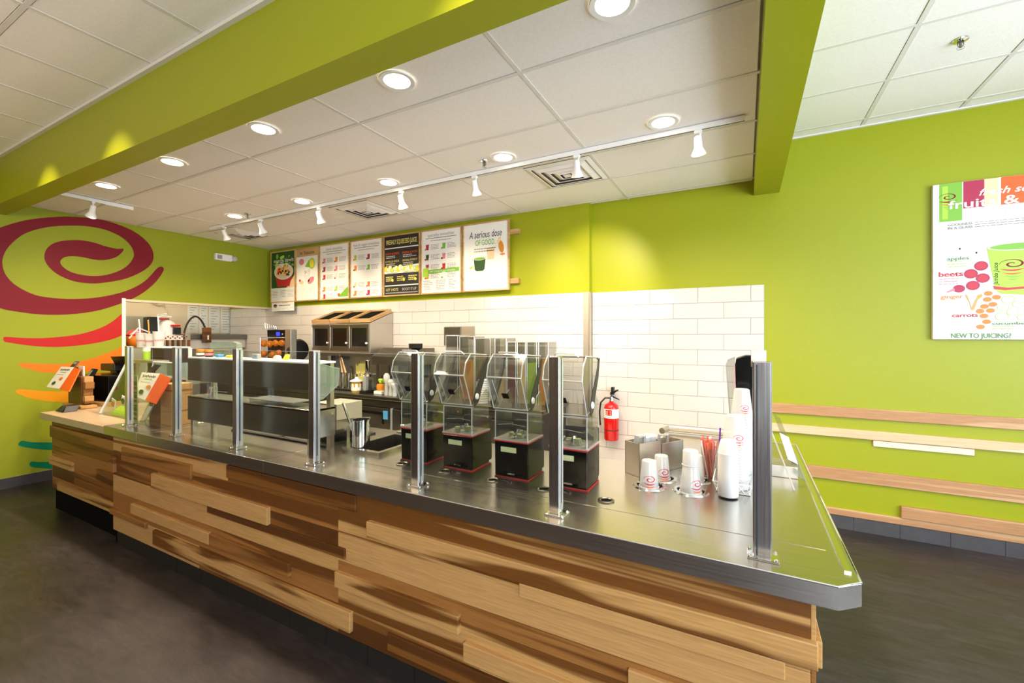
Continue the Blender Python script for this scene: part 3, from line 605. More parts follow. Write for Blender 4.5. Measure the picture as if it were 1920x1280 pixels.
# energy bowls
t, x0, x1, z0, z1 = boards[0]; p = MB(); h = z1-z0
p.quad((x0, y, z0+.22), (x1, y, z0+.22), (x1, y, z1), (x0, y, z1), 'dark_green')
for k in range(26): p.disc((random.uniform(x0+.05, x1-.05), y-.0001*k/26-.0001, random.uniform(z0+.42, z1-.05)), random.uniform(.02, .05), random.uniform(.02, .05), random.choice(['green_print', 'dark_green', 'lime', 'dark_green']), n=12)
p.poly([(x1-.2, y-.0003, z0+.22), (x1, y-.0003, z0+.22), (x1, y-.0003, z0+.42)], 'peach')
cx = (x0+x1)/2+.02
p.poly([(cx-.23, y2, z0+.46), (cx-.15, y2, z0+.24), (cx+.15, y2, z0+.24), (cx+.23, y2, z0+.46)], 'red_print'); p.disc((cx, y2-.0001, z0+.48), .24, .13, 'foam_white', n=28)
p.disc((cx, y2-.0002, z0+.485), .21, .11, 'peach', n=24); p.disc((cx, y2-.0002, z0+.27), .14, .03, 'red_print', n=20)
for k in range(30):
    a = random.uniform(0, 2*PI); r_ = random.uniform(0, 1)**.5
    p.disc((cx+.18*r_*math.cos(a), y2-.0003-.00002*k, z0+.49+.09*r_*math.sin(a)), .026, .022, random.choice(['red_gloss', 'foam_white', 'text_dark', 'orange_fruit', 'red_gloss', 'yellow']), n=9)
tlines(p, x0+.03, x0+.17, z0+.17, 5, .024, y2, .006, 'text_grey'); tlines(p, x0+.23, x0+.38, z0+.17, 5, .024, y2, .006, 'text_grey'); tlines(p, x0+.42, x1-.02, z0+.17, 5, .024, y2, .006, 'text_grey')
p.build('print', t); text('energy bowls', cx, z1-.165, y3, .062, 'white_plastic', t, w=.50, align='CENTER')
o = MB(); tlines(o, x0+.06, x1-.1, z1-.2, 1, .02, y3, .008, 'white_plastic', 0); o.build('text_lines', t)
# In Season
t, x0, x1, z0, z1 = boards[1]; p = MB()
p.quad((x0, y, z1-.12), (x1, y, z1-.12), (x1, y, z1), (x0, y, z1), 'wood_frame')
p.disc((x0+.36, y2, z1-.24), .075, .085, 'lime'); p.disc((x0+.36, y2-.0001, z1-.24), .05, .06, 'yellow'); p.poly([(x0+.2, y2, z1-.28), (x0+.3, y2-.0001, z1-.18), (x0+.33, y2, z1-.3)], 'green_print')
p.disc((x0+.12, y2, z1-.2), .06, .05, 'pink'); p.poly([(x0+.16, y2, z1-.30), (x0+.33, y2, z1-.30), (x0+.30, y2, z1-.52), (x0+.2, y2, z1-.52)], 'foam_white')
p.disc((x0+.24, y2-.0002, z1-.36), .07, .05, 'paper'); p.disc((x0+.34, y2, z1-.5), .08, .045, 'pink', rot=.5); p.disc((x0+.12, y2, z1-.52), .05, .03, 'peach'); p.disc((x0+.08, y2-.0001, z1-.49), .02, .02, 'red_print')
tlines(p, x0+.3, x1-.04, z0+.17, 2, .02, y2, .006, 'text_light'); p.build('print', t)
text('In Season', (x0+x1)/2, z1-.09, y3, .055, 'text_dark', t, w=.33, align='CENTER')
text('$', x0+.19, z1-.39, y3, .05, 'text_grey', t); text('4 19', x0+.22, z1-.40, y3, .07, 'text_grey', t, w=.09)
# smoothie boards
def smoothie(i, title, tw, rows, banner=None):
    t, x0, x1, z0, z1 = boards[i]; p = MB(); cx = (x0+x1)/2
    text(title, cx, z1-.075, y3, .040, 'text_grey', t, w=tw, align='CENTER')
    p.quad((x0+.06, y2, z1-.10), (x1-.06, y2, z1-.10), (x1-.06, y2, z1-.094), (x0+.06, y2, z1-.094), 'text_dark')
    tlines(p, x0+.14, x1-.14, z1-.135, 1, .02, y2, .01, 'text_grey', 0)
    for (zz, a, b_) in rows:
        for xx, m in ((x0+.09, a), (cx+.05, b_)):
            if m:
                cup_pic(p, xx, z1-zz, .075, m, y2, random.choice(['green_print', 'red_print', 'orange', 'dark_green'])); tlines(p, xx+.055, xx+.20, z1-zz+.06, 4, .018, y2, .007, 'text_grey')
    if banner: banner(t, p, x0, x1, z0, z1)
    p.build('print', t)
def tri_banner(t, p, x0, x1, z0, z1):
    p.poly([(x1-.22, y2, z0+.02), (x1-.01, y2, z0+.02), (x1-.01, y2, z0+.17)], 'green_print'); p.disc((x1-.2, y3, z0+.05), .025, .025, 'orange'); tlines(p, x0+.05, x1-.1, z0+.32, 1, .02, y2, .006, 'text_light', 0)
smoothie(2, 'classic smoothies', .36, [(.26, 'pink', 'amber'), (.39, 'beet', 'pink'), (.51, 'red_print', 'foam_white'), (.69, 'amber', 'lime'), (.80, 'red_print', None)], tri_banner)
smoothie(3, 'fruit & veggie smoothies', .50, [(.27, 'lime', 'beet'), (.42, 'orange_fruit', 'green_print'), (.66, 'peach', 'orange_fruit'), (.78, 'amber', 'beet')])
def green_banner(t, p, x0, x1, z0, z1):
    p.quad((x0+.06, y2, z0+.245), (x1-.02, y2, z0+.255), (x1-.02, y2, z0+.305), (x0+.06, y2, z0+.295), 'green_print'); p.poly([(x0+.01, y3, z0+.21), (x0+.10, y3, z0+.2), (x0+.11, y3, z0+.33), (x0+.02, y3, z0+.32)], 'lime')
    text('add a boost to any smoothie', x0+.13, z0+.266, y3-.0005, .022, 'white_plastic', t, w=.40)
    for k in range(3): tlines(p, x0+.03+.2*k, x0+.19+.2*k, z0+.15, 6, .022, y2, .007, 'text_grey', .6)
smoothie(5, 'specialty smoothies', .42, [(.245, 'beet', 'green_print'), (.375, 'dark_green', 'pink'), (.505, 'beet', 'red_print'), (.62, 'amber', 'foam_white')], green_banner)
# black juice board
t, x0, x1, z0, z1 = boards[4]; p = MB(); cx = (x0+x1)/2
text('FRESHLY SQUEEZED JUICE', cx, z1-.11, y3, .060, 'text_yellow', t, w=.54, align='CENTER', bold=.015)
for zz in (z1-.17, z0+.29, z0+.12): p.quad((x0+.01, y2, zz), (x1-.01, y2, zz), (x1-.01, y2, zz+.014), (x0+.01, y2, zz+.014), 'paper')
for r_, (a, b_, m) in enumerate([('JUICE BLENDS', 'FRESH JUICES', 'orange'), ('CITRUS KICK', 'ORANGE CARROT', 'text_yellow'), ('PURE GREENS', 'TROPICAL GREENS', 'text_yellow')]):
    zz = z1-.25-r_*.105
    text(a, x0+.02, zz, y3, .026, m, t, w=.25); text(b_, cx+.02, zz, y3, .026, m, t, w=.26)
    tlines(p, x0+.03, cx-.04, zz-.026, 2, .022, y2, .009, 'text_light', .4); tlines(p, cx+.03, x1-.03, zz-.026, 2, .022, y2, .009, 'text_light', .4)
p.quad((x0, y, z0+.30), (x1, y, z0+.30), (x1, y, z0+.40), (x0, y, z0+.36), 'paper')
for k in range(16):
    m = random.choice(['lime', 'yellow', 'green_print', 'lime']); q = (x0+.03+k*.037, y2-.0001*k, z0+.35+random.uniform(-.02, .03)); r_ = random.uniform(.025, .042); p.disc(q, r_, r_, m, n=14); p.disc((q[0], q[1]-.00005, q[2]), r_*.75, r_*.75, 'paper' if k % 3 else 'yellow', n=12)
for k in range(3):
    xx = x0+.03+k*.2; tlines(p, xx, xx+.15, z0+.24, 3, .025, y2, .012, 'text_yellow', .3); p.disc((xx+.12, y3, z0+.2), .02, .02, 'yellow', n=10)
text('GET SHOTS', x0+.03, z0+.055, y3, .035, 'text_yellow', t, w=.22); text('BOOST IT UP', cx+.02, z0+.055, y3, .035, 'text_light', t, w=.24)
p.quad((x0+.02, y2, z0+.02), (x1-.02, y2, z0+.02), (x1-.02, y2, z0+.035), (x0+.02, y2, z0+.035), 'text_grey'); p.build('print', t)
# serious dose of good
t, x0, x1, z0, z1 = boards[6]; p = MB(); cx = (x0+x1)/2
text('A serious dose', cx, z1-.17, y3, .085, 'text_dark', t, w=.46, align='CENTER', shear=.18); text('OF GOOD.', cx, z1-.26, y3, .065, 'green_print', t, w=.28, align='CENTER', bold=.01)
tlines(p, cx-.16, cx+.16, z1-.31, 2, .03, y2, .012, 'text_grey', .1)
bx = x0+.23; p.poly([(bx-.085, y2, z0+.38), (bx-.07, y2, z0+.25), (bx-.045, y2, z0+.23), (bx+.045, y2, z0+.23), (bx+.07, y2, z0+.25), (bx+.085, y2, z0+.38)], 'dark_green')
p.disc((bx, y3, z0+.38), .088, .02, 'text_light'); p.disc((bx, y3-.0002, z0+.38), .078, .014, 'green_print'); p.disc((bx-.12, y2, z0+.28), .03, .012, 'lime', rot=.4)
p.poly([(bx+.10, y2, z0+.50), (bx+.11, y2, z0+.36), (bx+.2, y2, z0+.36), (bx+.21, y2, z0+.50)], 'peach'); p.disc((bx+.30, y2, z0+.50), .035, .075, 'amber', rot=.2); p.disc((bx+.27, y2-.0001, z0+.58), .045, .02, 'peach', rot=1.1); p.disc((bx+.32, y2-.0001, z0+.41), .035, .012, 'orange_fruit')
tlines(p, cx-.1, cx+.06, z0+.18, 1, .02, y2, .006, 'text_light', 0); tlines(p, x0+.1, x0+.24, z0+.12, 2, .02, y2, .006, 'text_light'); tlines(p, x0+.33, x0+.47, z0+.12, 2, .02, y2, .006, 'text_light'); p.build('print', t)
# small card under the first board
t = thing('price_card', 'small white card hanging below the leftmost menu board', 'sign', (-6.6, 4.5, 2.06))
MB().box(-6.875, -6.315, 4.49, 4.50, 2.055, ZM0-.002, 'white_matte').build('card', t)
p = MB(); p.disc((-6.78, 4.488, 2.14), .05, .03, 'text_grey'); p.disc((-6.78, 4.4875, 2.15), .04, .018, 'maroon'); tlines(p, -6.68, -6.38, 2.14, 1, .02, 4.4885, .012, 'text_dark', .1); tlines(p, -6.6, -6.45, 2.18, 1, .02, 4.4885, .01, 'text_grey', .1); tlines(p, -6.6, -6.45, 2.09, 1, .02, 4.4885, .006, 'text_light', .1); p.build('print', t)

# ---- poster on the green wall
YP = 4.62
t = thing('juice_poster', 'large white poster of fruits and vegetables with a green juice cup on the green wall', 'poster', (1.8, YP, 1.63))
MB().box(1.311, 2.25, YP, YR-.001, 1.629, 2.848, 'poster_white').build('panel', t, bevel=.003)
pz = lambda u, v: (1700+u*.29689, 300+v*.29689)
def W_(u, v, d=0): q = atY(*pz(u, v), YP); return Vector((q.x, YP-.001-d, q.z))
p = MB(); X0, X1 = 1.311, 2.25
ztop = 2.846
def band(x0, x1, z0, z1, m, d=0): p.quad((x0, YP-.001-d, z0), (x1, YP-.001-d, z0), (x1, YP-.001-d, z1), (x0, YP-.001-d, z1), m)
zb = W_(300, 385).z
band(X0+.02, X1-.02, zb-.03, ztop, 'paper'); 
for a, b_, m in [(205, 350, 'green_print'), (357, 490, 'beet'), (490, 580, 'peach'), (595, 1100, 'orange')]:
    q0, q1 = W_(a, 300), W_(b_, 300); band(q0.x, q1.x, zb+(.0 if m == 'green_print' else .09), ztop, m, .0003)
q0, q1 = W_(225, 300), W_(260, 300); band(q0.x, q1.x, zb+.02, ztop-.02, 'lime', .0005)
c0 = W_(262, 235, .0008); logo(p, lambda x, z: c0+Vector((x*.055, -.0002, z*.05)), ('maroon', 'maroon', 'orange', 'green_print', 'green_print'))
band(X0+.03, X1-.02, W_(300, 510).z, W_(300, 465).z, 'paper', .0002)
tlines(p, W_(430, 400).x, 2.2, W_(430, 395).z, 3, .017, YP-.0014, .005, 'text_grey', .1)
# big cup of green juice
def P4(L, m, d): p.poly([W_(u, v, d) for u, v in L][::-1], m)
P4([(505, 550), (560, 820), (600, 845), (760, 850), (860, 830), (930, 540)], 'lime', .0004); P4([(545, 795), (552, 815), (620, 822), (880, 800), (884, 785), (640, 805)], 'red_print', .0007)
cc = W_(715, 540, .0009); p.disc(cc, .175, .032, 'foam_white', n=30); p.disc(cc+Vector((0, -.0003, -.002)), .16, .024, 'green_print', n=30)
c1 = W_(670, 655, .001); logo(p, lambda x, z: c1+Vector((x*.072, 0, z*.062)), ('maroon', 'red_print', 'orange', 'green_print', 'green_print'))
for (u, v) in ((470, 668), (405, 718), (480, 745), (418, 792)): q = W_(u, v, .0006); p.disc(q, .039, .036, 'beet', n=20); p.disc(q+Vector((0, -.0002, 0)), .028, .024, 'red_print', n=16)
q = W_(330, 812, .0006); p.disc(q, .035, .03, 'beet', n=18); P4([(300, 808), (250, 832), (255, 838), (305, 825)], 'pink', .0007)
for (u, v) in ((515, 842), (567, 866), (509, 880), (544, 911), (491, 924), (463, 954), (529, 950), (488, 984), (505, 1021), (466, 1053)): p.disc(W_(u, v, .0005), .024, .018, 'orange_fruit', n=16)
for (u, v, r_) in ((640, 880, 38), (705, 910, 34), (608, 932, 34), (670, 960, 34), (600, 988, 38), (735, 990, 34), (790, 940, 34)):
    q = W_(u, v, .0005); k = r_*.00098; p.disc(q, k, k*.78, 'lime', n=20); p.disc(q+Vector((0, -.0002, 0)), k*.9, k*.68, 'foam_white', n=20)
for (u, v) in ((335, 560), (440, 585)): q = W_(u, v, .0005); p.disc(q, .05, .032, 'paper', n=18, rot=-.3); p.disc(q+Vector((0, -.0002, 0)), .006, .008, 'text_dark', n=8)
P4([(372, 845), (385, 860), (410, 930), (430, 890), (450, 850), (475, 845), (480, 860), (450, 880), (425, 945), (408, 948), (395, 900), (372, 862)], 'tan_box', .0006)
for (u, v, n_, m) in ((255, 645, 3, 'lime'), (203, 755, 3, 'pink'), (215, 885, 3, 'peach'), (285, 1008, 3, 'peach'), (540, 1050, 2, 'lime')): q = W_(u, v); tlines(p, q.x, q.x+.12, q.z, n_, .02, YP-.0014, .005, m, .2)
q = W_(620, 1115); tlines(p, q.x, q.x+.3, q.z, 1, .02, YP-.0014, .012, 'text_light', .1)
p.build('print', t)
def ptext(s_, u, v, h, m, w, **k): q = W_(u, v); return text(s_, q.x, q.z, YP-.0032, h, m, t, w=w, **k)
ptext('fresh squeezed', 455, 225, .05, 'white_plastic', .52, shear=.35, bold=.012); ptext('fruits & veggies', 262, 312, .064, 'white_plastic', .79, bold=.012); ptext('JUICED TO ORDER', 505, 345, .037, 'white_plastic', .42)
ptext('GOODNESS', 260, 418, .018, 'text_grey', .14, bold=.01); ptext('IN A GLASS', 260, 440, .018, 'text_grey', .14, bold=.01); ptext('apples', 255, 635, .026, 'text_green', .125); ptext('beets', 203, 738, .038, 'red_gloss', .14, bold=.012); ptext('ginger', 215, 875, .028, 'amber', .13, bold=.012)
ptext('carrots', 287, 992, .030, 'red_print', .145, bold=.012); ptext('cucumbers', 540, 1040, .022, 'text_green', .21, bold=.01); ptext('NEW TO JUICING?', 280, 1122, .035, 'text_green', .33, bold=.012)
q = W_(575, 790); xr = Matrix.Translation(Vector((q.x, 0, q.z))) @ Matrix.Rotation(-PI/2, 4, 'Y') @ Matrix.Translation(Vector((-q.x, 0, -q.z)))
text('Jamba Juice', q.x, q.z, YP-.0034, .026, 'text_dark', t, w=.17, shear=.2, xf=xr)

# ================================================================== BLENDERS
BXS = [-.74, -1.046, -1.376, -1.68]
BLAB = ['clear-hooded black blender nearest the camera, right of the row', 'clear-hooded black blender second from the right', 'clear-hooded black blender third from the right', 'clear-hooded black blender at the left end, beside the ice bin']
def make_blender(xc, label):
    t = thing('blender', label, 'blender', (xc, 2.04, ZS), 'blenders in sound hoods on the steel counter')
    hw = .095; y0, y1 = 1.95, 2.13; zb = ZS+.194
    base = MB(); base.prism([(xc-hw, y0+.004, ZS+.008), (xc+hw, y0+.004, ZS+.008), (xc+hw, y0, zb-.01), (xc-hw, y0, zb-.01)], (0, y1-y0-.004, 0), 'black_gloss')
    base.box(xc-hw+.004, xc+hw-.004, y0+.004, y1-.004, ZS, ZS+.008, 'black_plastic').build('motor_base', t, bevel=.006)
    MB().box(xc-hw+.01, xc+hw-.01, y1, y1+.05, ZS+.01, ZS+.26, 'black_gloss').build('rear_housing', t, bevel=.008)
    MB().box(xc-hw-.002, xc+hw+.002, y0-.002, y1+.002, zb-.010, zb-.004, 'red_line').build('red_trim', t); MB().box(xc-hw-.003, xc+hw+.003, y0-.003, y1+.003, zb-.004, zb+.003, 'plastic_edge').build('gasket_line', t); MB().box(xc-hw-.0015, xc+hw+.0015, y0+.001, y1+.0015, ZS+.001, ZS+.004, 'red_line').build('red_trim', t)
    MB().box(xc-.058, xc+.03, y0-.0015, y0+.004, zb-.062, zb-.036, 'label_green').build('name_plate', t)
    MB().box(xc-.02, xc+.02, y0-.001, y0+.004, ZS+.02, ZS+.028, 'chrome').build('foot_switch', t)
    # lower clear housing
    zt = ZS+.352; h = MB()
    h.box(xc-hw+.002, xc+hw-.002, y0+.002, y0+.005, zb+.003, zt-.012, 'plastic_clear')
    for sx in (-1, 1):
        x = xc+sx*(hw-.004); h.prism([(x-.0015, y0+.002, zb+.003), (x-.0015, y1, zb+.003), (x-.0015, y1, ZS+.40), (x-.0015, y1-.03, ZS+.43), (x-.0015, y0+.02, zt), (x-.0015, y0+.002, zt-.012)], (.003, 0, 0), 'plastic_clear')
    h.build('lower_housing', t)
    e = MB()
    for sx in (-1, 1):
        x = xc+sx*(hw-.003); e.tube([(x, y0+.003, zb+.003), (x, y0+.003, zt-.012), (x, y0+.02, zt)], .0032, 'plastic_edge'); e.tube([(x, y0+.02, zt), (x, y1-.03, ZS+.43)], .002, 'plastic_edge')
    e.tube([(xc-hw+.003, y0+.003, zt-.012), (xc+hw-.003, y0+.003, zt-.012)], .004, 'plastic_edge'); e.tube([(xc-hw+.01, y0+.02, zb+.07), (xc-.02, y0+.04, zb+.075), (xc+hw-.03, y0+.03, zb+.07)], .002, 'plastic_edge'); e.build('housing_edges', t)
    MB().prism([(xc-.05, y1-.03, zb+.02), (xc+.05, y1-.03, zb+.02), (xc+.06, y1-.03, zb+.11), (xc-.06, y1-.03, zb+.11)], (0, .004, 0), 'plastic_clear').build('splash_plate', t)
    # drive coupling: chromed cross prongs and pads on the tray
    MB().lathe([(0, .006), (.05, .006), (.055, .002), (.055, 0)], (xc, 2.04, zb+.003), 'grey_plastic', n=20).build('jar_pad', t, smooth=True)
    rng = random.Random(int(xc*1000)); k = MB()
    for a in range(7):
        an = a*2*PI/7+rng.uniform(-.2, .2); r_ = rng.uniform(.028, .06); px, py = xc+r_*math.cos(an), 2.03+r_*math.sin(an)*.9; hh = rng.uniform(.012, .030)
        k.prism([(px-.012, py-.008, zb+.004), (px+.014, py-.010, zb+.004), (px+.010, py+.012, zb+.004), (px-.010, py+.008, zb+.004)], (rng.uniform(-.008, .008), rng.uniform(-.006, .006), hh), 'chrome' if a % 2 else 'label_green')
    k.lathe([(.0, .034), (.010, .034), (.014, .02), (.014, 0)], (xc, 2.04, zb+.006), 'chrome', n=8); k.build('drive_coupling', t)
    # lid: wider clear hood tipped back
    w2 = .108; A = (1.943, 1.288); Nn = (1.872, 1.452); M1 = (1.888, 1.515); T = (1.935, 1.563); R = (2.088, 1.552); R2 = (2.06, 1.46); R3 = (2.005, 1.365); R4 = (1.975, 1.30)
    lid = MB(); front = [A, Nn, M1, T]
    for a, b_ in zip(front[:-1], front[1:]):
        lid.prism([(xc-w2+.012, a[0], a[1]), (xc+w2-.012, a[0], a[1]), (xc+w2-.012, b_[0], b_[1]), (xc-w2+.012, b_[0], b_[1])], (0, .0025, .001), 'plastic_clear')
    lid.prism([(xc-w2+.02, T[0], T[1]), (xc+w2-.02, T[0], T[1]), (xc+w2-.008, R[0], R[1]), (xc-w2+.008, R[0], R[1])], (0, 0, -.0025), 'plastic_clear')
    for sx in (-1, 1):
        x = xc+sx*w2; xi = xc+sx*(w2-.012); L = [(xi, *A), (xi, *Nn), (xi, *M1), (xi, *T), (x, *R), (x, *R2), (x, *R3), (x, *R4)]
        lid.poly(L if sx < 0 else L[::-1], 'plastic_clear')
    lid.build('hood_lid', t)
    e = MB()
    for sx in (-1, 1):
        xi = xc+sx*(w2-.012); x = xc+sx*w2
        e.tube([(xi, *A), (xi, *Nn), (xi, *M1), (xi, *T), (x-sx*.006, R[0], R[1])], .0034, 'plastic_edge')
        e.tube([(xi-sx*.04, A[0]+.0, A[1]+.012), (xi-sx*.028, Nn[0]+.004, Nn[1]-.012)], .0022, 'plastic_edge')
    e.tube([(xc-w2+.012, *Nn), (xc+w2-.012, *Nn)], .0045, 'plastic_edge'); e.tube([(xc-w2+.012, *A), (xc+w2-.012, *A)], .003, 'plastic_edge'); e.tube([(xc-w2+.02, *T), (xc+w2-.02, *T)], .003, 'plastic_edge')
    e.build('hood_ridges', t)
    g = MB(); g.tube([(xc-w2, *R4), (xc-w2, *R3), (xc-w2, *R2), (xc-w2, R[0], R[1]-.012), (xc-w2+.012, *R), (xc+w2-.012, *R), (xc+w2, R[0], R[1]-.012), (xc+w2, *R2), (xc+w2, *R3), (xc+w2, *R4)], .0045, 'black_plastic', n=8)
    g.tube([(xc+w2-.005, *R4), (xc+w2-.01, A[0]+.01, A[1]-.004), (xc-w2+.01, A[0]+.01, A[1]-.004), (xc-w2+.005, *R4)], .004, 'steel_dark', n=6); g.build('gasket', t)
    for sx in (-1, 1):
        x = xc+sx*(w2+.002); ys = [(1.955, 1.285), (1.938, 1.315), (1.948, 1.345), (1.975, 1.39), (2.03, 1.47), (2.083, 1.55), (2.092, 1.548), (2.07, 1.46), (2.02, 1.37), (2.005, 1.33), (1.985, 1.30)]
        hinge_ = MB().prism([(x, a, b_) for a, b_ in (ys if sx > 0 else ys[::-1])], (sx*.003, 0, 0), 'black_plastic').build('hinge_arm', t)
        arm_ = hinge_; MB().lathe([(.0, .006), (.014, .005), (.017, 0)], (x+sx*.003, 1.972, 1.335), 'grey_plastic' if sx < 0 else 'white_plastic', n=20, axis='x').build('hinge_cap', arm_)
    MB().tube([(xc-.06, T[0]-.004, T[1]-.004), (xc-.05, T[0]-.02, T[1]+.012), (xc+.05, T[0]-.02, T[1]+.012), (xc+.06, T[0]-.004, T[1]-.004)], .004, 'plastic_edge', n=8).build('lift_handle', t)
    my, mz = (A[0]*.58+Nn[0]*.42)-.003, A[1]*.58+Nn[1]*.42
    MB().prism([(xc-.025, my+.006, mz-.012), (xc+.010, my+.006, mz-.012), (xc+.006, my-.005, mz+.014), (xc-.03, my-.005, mz+.014)], (0, -.0015, 0), 'black_deep').build('warning_label', t)
    MB().tube([(xc-.03, 2.19, ZS+.03), (xc-.11, 2.17, ZS+.004), (xc-.115, 2.02, ZS+.004), (xc-.08, 1.93, ZS+.004), (xc+.0, 1.925, ZS+.005), (xc+.03, 1.9, ZS+.003)], .0035, 'black_plastic').build('power_cord', t)
    return t
for x, l in zip(BXS, BLAB): make_blender(x, l)

# ================================================================== CUPS, NAPKIN BOX, BASKET AT THE RIGHT END
def cup_logo(mb, x, y, z, r, s_, ang, slope=0):
    def put(a, b_):
        rr = r+slope*b_*s_+.0008; th = ang+a*s_/r; return Vector((x+rr*math.cos(th), y+rr*math.sin(th), z+b_*s_))
    logo(mb, put)
def upcup(t, x, y, z, rb, rt, h, m='cup_frost', logo_ang=None, ls=.030, lz=.36, name='cup_stack_cup'):
    """one upside-down cup: rim at the bottom"""
    q = MB().lathe([(rb+.002, 0), (rb+.003, .004), (rb, .005), (rt, h-.004), (rt-.002, h), (rt-.008, h), (rt-.009, h-.003), (0, h-.003)], (x, y, z), m, n=28)
    o = q.build(name, t, smooth=True)
    if logo_ang is not None:
        l = MB(); cup_logo(l, x, y, z+h*lz, rb+(rt-rb)*lz, ls, logo_ang, (rt-rb)/h); l.build('printed_logo', o)
    return o
Aim = lambda x, y, off=0: math.atan2(-y, -x)+off
def cupstack(u, v, label, h, rb, rt, n=1, dz=.05, off=0.0, extra=None):
    q = atZ(u, v, ZS+.003); t = thing('paper_cup', label, 'cup', (q.x, q.y, ZS+.003), 'frosted cups turned upside down in the counter wells')
    upcup(t, q.x, q.y, ZS+.003, rb, rt, h, logo_ang=Aim(q.x, q.y, off), name='cup_body')
    if extra: upcup(t, q.x, q.y, ZS+.003+h-.012, extra[0], extra[1], extra[2], name='upper_cup')
    return t
cupstack(1240, 897, 'frosted upside-down cup in the back left well, nearest the steel box', .118, .042, .032, off=.45)
cupstack(1217, 912, 'frosted upside-down cup with red swirl in the front left well', .126, .044, .034, off=.1)
cupstack(1303, 899, 'frosted upside-down cup in the back right well, behind the tall pair', .125, .044, .034, off=-.3)
cupstack(1295, 922, 'two nested frosted cups upside down in the front right well', .135, .047, .034, off=.75, extra=(.036, .034, .070))
# napkin / lid box of brushed steel
a0 = Vector((-.476, 2.276)); a1 = Vector((-.30, 2.57)); dd = (a1-a0); nn = Vector((-dd.y, dd.x)).normalized()*.10
t = thing('steel_lid_box', 'open brushed steel box of lids behind the upside-down cups', 'organizer', (-.40, 2.45, ZS))
md = a0+dd*.48
def obox(p, q, n_, z0, z1, th=.004, m='steel_soft'):
    m_ = MB(); P = [p, q, q+n_, p+n_]
    for i in range(4):
        a, b_ = P[i], P[(i+1) % 4]; e = (b_-a).normalized(); k = Vector((-e.y, e.x))*th
        m_.prism([(a.x, a.y, z0), (b_.x, b_.y, z0), (b_.x+k.x, b_.y+k.y, z0), (a.x+k.x, a.y+k.y, z0)], (0, 0, z1-z0), m)
    m_.prism([(v.x, v.y, z0) for v in P], (0, 0, .004), m); return m_
obox(a0, md, nn, ZS, ZS+.170).build('left_bin', t); obox(md+dd*.01, a1, nn, ZS, ZS+.150).build('right_bin', t)
for k, (f_, z_) in enumerate(((.1, .17), (.62, .155))):
    c = a0+dd*f_+nn*.4; MB().tube([(c.x-.02, c.y, ZS+z_-.03), (c.x-.01, c.y, ZS+z_+.03), (c.x+.03, c.y+.01, ZS+z_+.03), (c.x+.03, c.y+.01, ZS+z_-.03)], .009, 'grey_plastic').build('divider_clip', t)
for k, f_ in enumerate((.25, .38)):
    c = a0+dd*f_+nn*.5; o = one('lid_stack', MB().lathe([(0, 0), (.035, 0), (.037, .02), (.035, .022), (.035, .10), (.037, .105), (.03, .11), (0, .11)], (c.x, c.y, ZS+.085), 'cup_frost', n=20), 'translucent lid stack in the steel box, %s' % ('left one' if k == 0 else 'right one'), 'lids', (c.x, c.y, ZS+.085), 'lid stacks in the steel box', smooth=True)
# swing latch plate beside the box
one('hinge_plate', MB().prism([(-.60, 2.535, ZS-.02), (-.56, 2.535, ZS-.02), (-.54, 2.70, ZS+.04), (-.58, 2.70, ZS+.04)], (0, 0, .006), 'steel_soft').cyl((-.565, 2.56, ZS-.008), (-.565, 2.56, ZS-.002), .005, 'slot_dark', n=8).cyl((-.56, 2.61, ZS+.01), (-.56, 2.61, ZS+.018), .005, 'slot_dark', n=8), 'perforated pale metal plate at the inner corner of the steel counter', 'hinge plate', (-.57, 2.6, ZS))
# straws in a clear cup
q = atZ(1332, 893, ZS); x, y = q.x, q.y
t = thing('straw_cup', 'clear cup packed with wrapped red straws', 'straw holder', (x, y, ZS))
MB().lathe([(0, 0), (.038, 0), (.046, .15), (.044, .15)], (x, y, ZS), 'plastic_clear', n=22).build('holder', t, smooth=True)
for k in range(34):
    a = random.uniform(0, 2*PI); r_ = .028*math.sqrt(random.random()); a2 = a+random.uniform(-.5, .5); r2 = r_+.012
    tw = random.choice([-.02, .0, .02]); MB().cyl((x+r_*math.cos(a), y+r_*math.sin(a), ZS+.004), (x+r2*math.cos(a2)+tw, y+r2*math.sin(a2), ZS+.185+random.uniform(-.02, .02)), .0038, random.choice(['straw_red', 'straw_red', 'straw_red', 'white_plastic', 'pink']), n=6).build('straw', t)
q = atZ(1346, 893, ZS); t = thing('straw', 'single purple straw standing behind the wrapped straws', 'straw', (q.x, q.y, ZS))
MB().cyl((q.x, q.y, ZS), (q.x+.01, q.y+.03, ZS+.245), .0045, 'purple', n=8).build('tube', t)
# wire basket
P = [atZ(1337, 905, ZS+.035), atZ(1409, 922, ZS+.035)]
t = thing('wire_basket', 'low white wire basket holding foam and clear cups', 'basket', (P[0].x, P[0].y, ZS))
bx0, bx1, by0, by1 = P[0].x, P[1].x+.01, P[0].y-.02, P[0].y+.26; e = MB()
ins = .015; zb_, zt_ = ZS+.004, ZS+.05
e.tube([(bx0, by0, zt_), (bx1, by0, zt_), (bx1, by1, zt_), (bx0, by1, zt_)], .003, 'white_plastic', closed=True); e.tube([(bx0+ins, by0+ins, zb_), (bx1-ins, by0+ins, zb_), (bx1-ins, by1-ins, zb_), (bx0+ins, by1-ins, zb_)], .0025, 'white_plastic', closed=True); e.build('rim_wires', t)
n_ = 5
for k in range(n_):
    f0 = bx0+(bx1-bx0)*k/n_; f1 = bx0+(bx1-bx0)*(k+1)/n_
    MB().tube([(f0, by0, zt_), (min(f1, bx1-ins), by0+ins, zb_)], .0018, 'white_plastic').build('wire', t); MB().tube([(f1, by0, zt_), (max(f0, bx0+ins), by0+ins, zb_)], .0018, 'white_plastic').build('wire', t)
